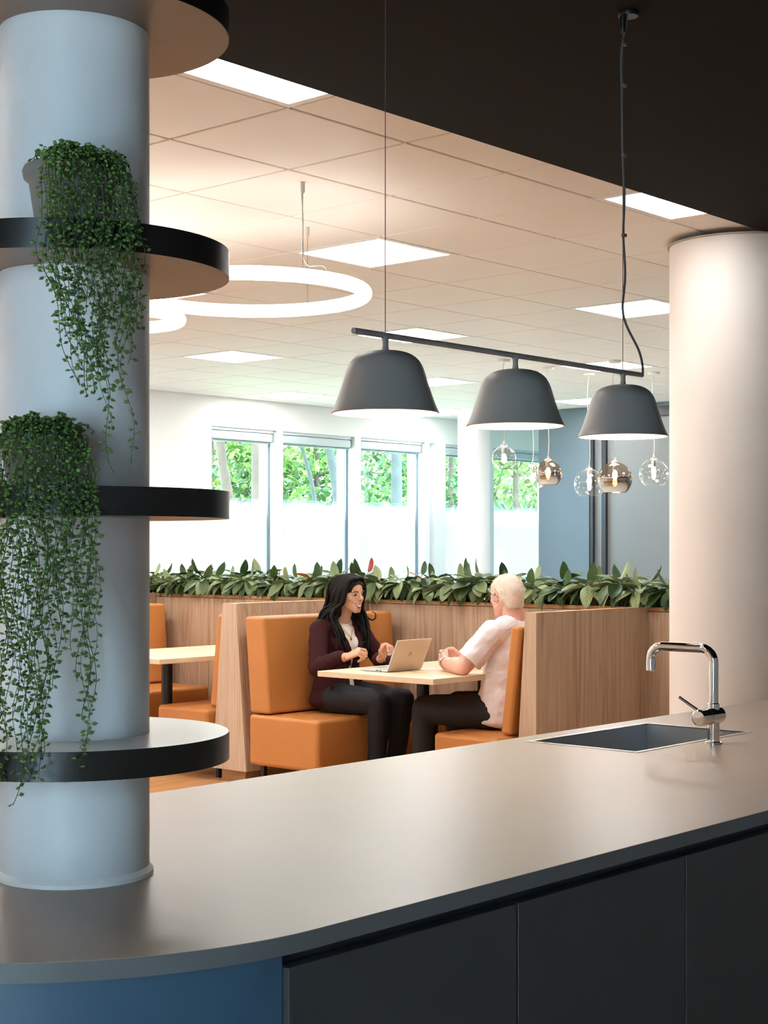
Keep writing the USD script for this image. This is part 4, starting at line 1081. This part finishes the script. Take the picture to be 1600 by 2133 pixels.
# cream top under the open blazer
top = soften(uni(w_torso(.004) + chain((V3(0, .012, .945), .060), (V3(.002, .020, .962), .055))), .014, 8)
wt_.add('top', wp(top), 'cream_top', 60)
# blazer: body and sleeves in one, a deep V cut out of the front
bl_ms = w_torso(.016) + loft(ell((0, -.005, .50), (.205, .150, .055)), ell((0, .0, .60), (.178, .130, .06)), ell((0, .0, .70), (.145, .112, .06)))
bl_ms += chain((shR + V3(.004, 0, .004), .060), (elR, .054), (wrR + V3(0, -.030, -.004), .042)) + chain((shL + V3(-.004, 0, .004), .060), (elL, .054), (wrL + V3(-.02, -.030, -.006), .042))
bl_m = uni(bl_ms)
vcut = Polygon([(-.095, 1.06), (.095, 1.06), (.068, .93), (.016, .715), (.020, .66), (.075, .43), (-.050, .43), (-.012, .66), (-.010, .715), (-.062, .93)])
vm = trimesh.creation.extrude_polygon(vcut, .40, engine='earcut'); v = vm.vertices.copy(); vm.vertices = np.c_[v[:, 0], .40 - v[:, 2] + .012, v[:, 1]]; vm.fix_normals()
bl_m = bl_m - back_to_manifold(vm)
bl_m = bl_m.trim_by_plane((0, 0, 1), .437)
bl_t = soften(bl_m, .013, 7)
bl_t = wrinkle(bl_t, .007, 15, 4)
bz = wt_.add('blazer', wp(bl_t), 'blazer', 65)
# lapels lie along the V
TORSO_V = np.array(soften(uni(w_torso(.016) + loft(ell((0, .0, .60), (.178, .130, .06)), ell((0, .0, .70), (.145, .112, .06)))), .012, 6).vertices); TORSO_V = TORSO_V[TORSO_V[:, 1] > .0]
def surf_y(x, z):                         # front of the blazer at (x, z)
    r = TORSO_V; k = np.argmin((r[:, 0] - x) ** 2 + (r[:, 2] - z) ** 2 - .02 * np.maximum(r[:, 1], 0)); return r[k, 1]
for sx in (-1, 1):
    inner = [(sx * .072, .985), (sx * .066, .93), (sx * .040, .82), (sx * .016 if sx > 0 else -.011, .722)]
    outer = [(sx * .100, .980), (sx * .125, .915), (sx * .098, .865), (sx * .024, .715)]
    pts = []
    for (a, b), (c, d) in zip(inner, outer):
        for x, z in ((a, b), (c, d)): pts.append(V3(x, surf_y(x, z) + .006, z))
    ms = []
    for k in range(3):
        ms.append(MF.batch_hull([sph(p, .0035, 8) for p in pts[2 * k:2 * k + 4]]))
    bz.add('lapel', wp(soften(uni(ms), .012, 3)), 'blazer_lapel', 60)
bz.add('button', wp(ellipsoid((.004, surf_y(.004, .70) + .010, .695), (.010, .005, .010), 2)), 'shoe_black', True)
for sx in (-1, 1):
    z = .585; x = sx * .115
    bz.add('pocket_flap', wp(rbox(x - .055, x + .055, surf_y(x, z) - .008, surf_y(x, z) + .006, z - .020, z + .020, .006)), 'blazer_lapel', 40)
# trousers
tr = soften(uni(chain((hipR, .098), (knR, .072), (anR + V3(0, 0, .03), .052)) + chain((hipL, .098), (knL, .072), (anL + V3(0, 0, .03), .052)) + [MF.batch_hull([ell((0, 0, .545), (.172, .128, .108)), ell((0, .03, .52), (.16, .12, .085))])]).trim_by_plane((0, 0, 1), .105).trim_by_plane((0, 0, -1), -.66), .016, 7)
tr = wrinkle(tr, .006, 16, 9)
tr.vertices[:, 2] = np.where((tr.vertices[:, 1] < .30), np.maximum(tr.vertices[:, 2], .437), tr.vertices[:, 2])
wt_.add('trousers', wp(tr), 'trousers_navy', 65)
for a in (anR, anL):
    wt_.add('shoe', wp(soften(MF.batch_hull([sph(a + V3(0, -.03, -.058), .040), sph(a + V3(0, .05, -.06), .039), sph(a + V3(0, .15, -.072), .027)]).trim_by_plane((0, 0, 1), .0), .012, 3)), 'shoe_black', 60)
# necklace
nk = [V3(.055 * math.sin(t), .075 + .05 * math.cos(t) * 0 + .012 * (1 - abs(math.sin(t))), .965 - .075 * (1 - abs(math.sin(t)) ** 1.3)) for t in np.linspace(-pi / 2, pi / 2, 21)]
def top_y(x, z):
    r = np.array(top.vertices); k = np.argmin((r[:, 0] - x) ** 2 + (r[:, 2] - z) ** 2 - .02 * np.maximum(r[:, 1], 0)); return r[k, 1]
nk = [V3(p[0], top_y(p[0], p[2]) + .004, p[2]) for p in nk]
nkp = wt_.add('necklace', wp(tube(nk, .0012, 6)), 'gold', True)
pz = nk[10]
nkp.add('pendant', wp(ellipsoid(pz + V3(0, .004, -.014), (.008, .004, .011), 2)), 'gold', True)
# hair: a smooth cap and long wavy locks on both sides
rgh = random.Random(8)
cap = MF.batch_hull([ell((0, -.016, .026), (.084, .099, .094)), ell((0, .012, .050), (.074, .078, .060))])
cap = cap - MF.batch_hull([ell((.006, .118, .022), (.056, .075, .052)), ell((0, .13, -.08), (.060, .085, .080))])
cap = uni([cap, MF.batch_hull([ell((0, -.055, .0), (.080, .060, .07)), ell((0, -.065, -.11), (.095, .055, .06))])])
cap = cap - MF.batch_hull([ell((0, .110, -.05), (.064, .085, .09)), ell((0, .10, -.14), (.055, .08, .05))])
cp = soften(cap, .007, 8); cp.vertices = hfr(cp.vertices)
locks = []
def lock(p, r, n=26):
    q = spline([np.asarray(a, float) for a in p], n)
    w = np.linspace(0, 1, n)
    locks.append(tube(q, r * (1.05 - .75 * w ** 2.2) * (.75 + .25 * np.minimum(1, w * 6)), 9))
for side in (-1, 1):
    for k in range(56):
        a = rgh.uniform(-.15, 1.0)                                   # 0 beside the face .. 1 at the back
        x0 = side * (.070 + .012 * math.sin(a * 2)) if a < .6 else side * rgh.uniform(.01, .075)
        st_ = hfr([(x0 * .55, .052 - .10 * a, .088 - .02 * a)])[0]
        s1 = hfr([(side * (.079 + rgh.uniform(-.004, .008)), .040 - .085 * a, .030)])[0]
        s2 = hfr([(side * (.080 + rgh.uniform(0, .014)), .022 - .085 * a, -.055)])[0]
        fwd = rgh.uniform(-.2, 1) if side < 0 else rgh.uniform(-.9, .45)
        w1 = rgh.uniform(-.012, .012); Ld = rgh.uniform(.19, .30) if fwd > 0 else rgh.uniform(.12, .20)
        base = V3(side * (.098 + rgh.uniform(-.018, .030)), .058 + .060 * max(fwd, 0) - .075 * max(-fwd, 0) - .03 * a, 1.035)
        mid = V3(base[0] + w1 + side * .012, base[1] + .028 * max(fwd, 0) + .004, 1.06 - Ld * .5)
        end = V3(base[0] - w1 * 1.6 + side * rgh.uniform(-.035, .02), base[1] + .040 * max(fwd, 0) + (.0 if fwd > 0 else -.02), 1.055 - Ld)
        if fwd > 0:
            mid[1] = max(mid[1], .105); end[1] = max(end[1], .125)
        else:
            mid[1] = min(mid[1], -.02 if mid[2] < .98 else mid[1])
        lock([st_, s1, s2, base, mid, end], rgh.uniform(.007, .012))
for k in range(44):                                                  # locks down the back
    x = rgh.uniform(-.085, .085)
    st_ = hfr([(x * .6, -.03, .10)])[0]; s1 = hfr([(x, -.105, .03)])[0]; s2 = hfr([(x * 1.15, -.108, -.07)])[0]
    lock([st_, s1, s2, V3(x * 1.3, -.075, .985), V3(x * 1.3 + rgh.uniform(-.015, .015), -.105, .90), V3(x * 1.2, -.118, rgh.uniform(.80, .88))], rgh.uniform(.008, .013))
for k in range(22):                                                  # strands over the crown from the parting
    sd_ = -1 if k % 2 else 1; f = k / 22
    lock([hfr([(.010, .080 - .14 * f, .097 + .02 * math.sin(f * 3))])[0], hfr([(sd_ * .045, .066 - .14 * f, .096)])[0], hfr([(sd_ * .079, .040 - .13 * f, .050)])[0], hfr([(sd_ * .086, .018 - .11 * f, -.02)])[0]], .011, 16)
curl = [hfr([(-.085, .03, -.09)])[0], V3(-.135, .10, 1.02), V3(-.172, .125, .985), V3(-.196, .13, 1.0), V3(-.19, .125, 1.03), V3(-.172, .12, 1.032)]
lock(curl, .006)
wt_.add('hair', wp(cat(cp, *locks)), 'hair_black', 60)

# ================================================================== the man
MO, MR = V3(6.86, 5.20, 0), 0.0
mp = lambda m: place(m, MO, MR)
mt = T('person', 'person with short white hair, glasses and white short-sleeved shirt, seen from behind', 'person', MO, 'people seated in the booth')
hc2 = V3(-.01, -.030, 1.163)
hd2, mfr, mR = head_mesh(hc2, math.radians(-14), math.radians(-2), math.radians(-2), False, 1.03)
shR, shL = V3(.185, -.075, .965), V3(-.185, -.075, .965)
elR, wrR = V3(.27, .10, .785), V3(.045, .300, .800)
elL, wrL = V3(-.295, .045, .785), V3(-.150, .285, .786)
hipR, hipL = V3(.095, 0, .53), V3(-.095, 0, .53)
knR, knL = V3(.13, .42, .525), V3(-.175, .41, .525)
anR, anL = V3(.13, .40, .10), V3(-.17, .43, .10)
neck = chain((V3(0, -.075, .97), .066), (V3(0, -.070, 1.06), .062), (V3(-.006, -.062, 1.11), .060))
def m_torso(g):
    return loft(ell((0, -.02, .55), (.165 + g, .130 + g, .10 + g)), ell((0, -.045, .70), (.158 + g, .128 + g, .07)), ell((0, -.065, .85), (.165 + g, .118 + g, .07)), ell((0, -.075, .955), (.15 + g, .078 + g, .045 + g * .5))) + \
        [bone((s * .05, -.070, .995), .050 + g, (s * .180, -.075, .958), .054 + g) for s in (-1, 1)]
hL_m, nL = hand(wrL + V3(.018, .026, .006), V3(.62, .76, .16), V3(.72, -.60, -.12), 1 * -1, [(.25, .75, .3), (.3, .8, .3), (.35, .8, .3), (.4, .8, .3)], 1.0, thumb_in=.15)
hR_m, nR = hand(wrR + V3(-.020, .024, .004), V3(-.72, .66, .10), V3(-.66, -.72, -.10), 1, [(.5, .9, .4), (.55, .95, .4), (.6, .95, .4), (.65, .95, .4)], 1.0, thumb_in=.25)
arms = chain((shR, .054), (elR, .046), (wrR, .032), (wrR + V3(-.018, .02, .003), .026)) + [bone(elL * .72 + wrL * .28, .047, elL * .5 + wrL * .5, .043)] + chain((shL, .054), (elL, .047), (wrL, .032), (wrL + V3(.016, .022, .004), .026))
legs = chain((hipR, .092), (knR, .064), (anR, .045)) + chain((hipL, .092), (knL, .064), (anL, .045))
feet = [MF.batch_hull([sph(a + V3(0, -.02, -.05), .036), sph(a + V3(0, .15, -.070), .028)]) for a in (anR, anL)]
body = soften(uni(m_torso(-.004) + neck + arms + legs + feet), .015, 8)
full = uni([back_to_manifold(body), hd2] + [back_to_manifold(soften(h, .0042, 5)) for h in (hR_m, hL_m)])
bp = mt.add('body', mp(full), 'skin_man', 60)
face_bits(bp.add, mfr, mp, False, brow='hair_white')
xs_ = np.linspace(-.022, .022, 11)
bp.add('lips', mp(tube(mfr([(x, .0885 - 16 * x * x, -.062 + 4 * x * x) for x in xs_]), .003 * (1.1 - (xs_ / .022) ** 2), 8)), 'lips', True)
# shirt: short sleeves, collar, yoke fold
sh = m_torso(.014) + loft(ell((0, -.015, .48), (.190, .160, .05)), ell((0, -.02, .54), (.188, .156, .06)), ell((0, -.04, .64), (.180, .150, .06)), ell((0, -.055, .76), (.175, .138, .06)))
for S_, E_ in ((shR, elR), (shL, elL)):
    cuff = S_ + (E_ - S_) * .86
    d = unit(E_ - S_)
    sh += chain((S_ + V3(0, 0, .004), .070), (S_ + (E_ - S_) * .5, .074), (cuff, .074))
sm = uni(sh)
for S_, E_ in ((shR, elR), (shL, elL)):                              # sleeves end in a clean straight hem
    d = unit(E_ - S_); e = S_ + (E_ - S_) * .80
    cut = MF.cube((.34, .34, .12), True)
    zax = d; xax = unit(np.cross([0, 1, .3], zax)); yax = np.cross(zax, xax)
    Mx = np.c_[xax, yax, zax, e + d * .0605]
    cut = cut.transform(Mx.astype(float).tolist())
    box_near = MF.sphere(.13, 24).translate(tuple(map(float, e + d * .06)))
    sm = sm - (cut ^ box_near)
sm = sm.trim_by_plane(tuple(unit([0, .42, 1.0]).tolist()), float(np.dot(unit([0, .42, 1.0]), [0, -.17, .462])))
st2 = soften(sm, .010, 6)
st2 = wrinkle(st2, .011, 9, 3); st2 = wrinkle(st2, .007, 22, 5)
shp = mt.add('shirt', mp(st2), 'white_shirt', 65)
col_ = []
for t in np.linspace(-2.75, 2.75, 27):
    a = t - pi / 2
    col_.append((V3(.066 * math.cos(a), -.058 + .062 * math.sin(a), 1.052 - .018 * (math.cos(t) < -.2) - .012 * max(0, -math.cos(t))), V3(.092 * math.cos(a), -.066 + .080 * math.sin(a), .995 - .004 * math.cos(t))))
shp.add('collar', mp(soften(uni([MF.batch_hull([sph(p, .004, 8) for p in (*col_[k], *col_[k + 1])]) for k in range(len(col_) - 1)]), .012, 3)), 'white_shirt', 60)
shp.add('yoke_seam', mp(tube(spline([V3(x, 0, z) for x, z in ((-.15, .905), (0, .915), (.15, .905))], 12) + np.array([0, 1, 0]) * np.array([[-.178]] * 12), .002, 6)), 'white_shirt', True)
tr = soften(uni(chain((hipR, .104), (knR, .078), (anR + V3(0, 0, .03), .058)) + chain((hipL, .104), (knL, .078), (anL + V3(0, 0, .03), .058)) + [MF.batch_hull([ell((0, -.02, .55), (.172, .136, .105)), ell((0, .02, .53), (.165, .12, .09))])]).trim_by_plane((0, 0, 1), .105).trim_by_plane((0, 0, -1), -.62), .016, 7)
tr = wrinkle(tr, .006, 14, 12)
tr.vertices[:, 2] = np.where((tr.vertices[:, 1] < .14), np.maximum(tr.vertices[:, 2], .437), tr.vertices[:, 2])
mt.add('trousers', mp(tr), 'trousers_black', 65)
for a in (anR, anL):
    mt.add('shoe', mp(soften(MF.batch_hull([sph(a + V3(0, -.03, -.056), .042), sph(a + V3(0, .05, -.06), .041), sph(a + V3(0, .17, -.070), .029)]).trim_by_plane((0, 0, 1), .0), .012, 3)), 'shoe_black', 60)
# short hair: a close cap with a clean edge round the ears
cap = MF.batch_hull([ell((0, -.016, .024), (.0795, .0985, .094)), ell((0, .014, .046), (.070, .074, .058))])
cap = cap - MF.batch_hull([ell((0, .120, .018), (.085, .078, .064)), ell((0, .12, -.10), (.09, .09, .07))])
cap = cap - MF.batch_hull([ell((0, .04, -.10), (.12, .055, .075)), ell((0, -.02, -.14), (.12, .055, .06))])
cap = uni([cap, MF.batch_hull([ell((0, -.055, -.01), (.066, .052, .05)), ell((0, -.066, -.056), (.052, .032, .016))])])
for sx in (-1, 1):
    cap = uni([cap, MF.batch_hull([ell((sx * .071, .012, .03), (.007, .012, .02)), ell((sx * .070, .010, -.010), (.005, .006, .010))])])
    cap = cap - ell((sx * .082, -.010, -.004), (.020, .020, .034))
hcap = soften(cap, .0065, 6)
hcap = wrinkle(hcap, .0022, 40, 6); hcap.vertices = mfr(hcap.vertices)
rgm = np.random.default_rng(4)
idx = rgm.integers(0, len(hcap.vertices), 3600); nv = hcap.vertex_normals
tufts, nt, Ft = [], 0, []
ctr = mfr([(0, -.02, .12)])[0]
for i in idx:
    p = hcap.vertices[i]; n_ = nv[i]
    out_ = p - ctr; d = unit(out_ - n_ * np.dot(out_, n_) + rgm.normal(0, .008, 3)); d = unit(d + n_ * .16)
    s_v = unit(np.cross(d, n_)); L_ = rgm.uniform(.008, .015); w_ = .0008
    q0 = p - n_ * .001; q1 = p + d * L_ * .6; q2 = p + d * L_ - n_ * L_ * .12
    tufts += [q0 - s_v * w_, q0 + s_v * w_, q1 + n_ * w_ * 1.2, q2]; Ft += [(nt, nt + 1, nt + 2), (nt + 1, nt + 3, nt + 2), (nt, nt + 2, nt + 3)]; nt += 4
mt.add('hair', mp(cat(hcap, trimesh.Trimesh(np.array(tufts), Ft, process=False))), 'hair_white', 65)
# spectacles
sg = T.add
sp_ = []
for sx in (-1, 1):
    th = np.linspace(0, 2 * pi, 25)
    rim_ = mfr([(sx * .032 + .022 * math.cos(t), .099 - .25 * max(0, sx * (sx * .032 + .022 * math.cos(t)) - .03), .000 + .017 * math.sin(t)) for t in th])
    sp_.append(tube(rim_, .0011, 6, False))
    sp_.append(tube(mfr([(sx * .054, .092, .004), (sx * .071, .075, .007), (sx * .078, .02, .008), (sx * .079, -.012, .008), (sx * .078, -.026, -.008)]), .0013, 6))
sp_.append(tube(mfr([(-.011, .100, .004), (0, .103, .007), (.011, .100, .004)]), .0011, 6))
gl = mt.add('glasses', mp(cat(*sp_)), 'spectacle_frame', True)
for sx in (-1, 1):
    d = lathe([(0, 0), (.0215, 0)], seg=24); v = d.vertices * [1, .77, 1]
    d.vertices = mfr(np.c_[sx * .032 + v[:, 0], .099 - .25 * np.maximum(0, sx * (sx * .032 + v[:, 0]) - .03), v[:, 1]])
    gl.add('lens', mp(d), 'spectacle_lens')
# wristwatch on the left wrist
dw = unit(wrL - elL); wc = wrL - dw * .012
u1 = unit(np.cross(dw, [0, 0, 1])); u2 = np.cross(u1, dw)
bandp = [wc + .0345 * (math.cos(t) * u1 + math.sin(t) * u2) for t in np.linspace(0, 2 * pi, 33)]
wb = mt.add('watch', mp(cat(*[tube([p + dw * o for p in bandp], .0026, 6, False) for o in (-.007, -.0035, 0, .0035, .007)])), 'watch_silver', True)
q = wc + .036 * unit(-u1 * np.sign(np.dot(u1, [1, 0, 0])) * .8 + u2 * .6)
ax = unit(q - wc)
wb.add('watch_case', mp(cyl(q - ax * .004, q + ax * .004, .014, 24)), 'watch_silver', 40)
wb.add('watch_dial', mp(cyl(q + ax * .0038, q + ax * .0046, .0115, 24)), 'watch_face', 40)
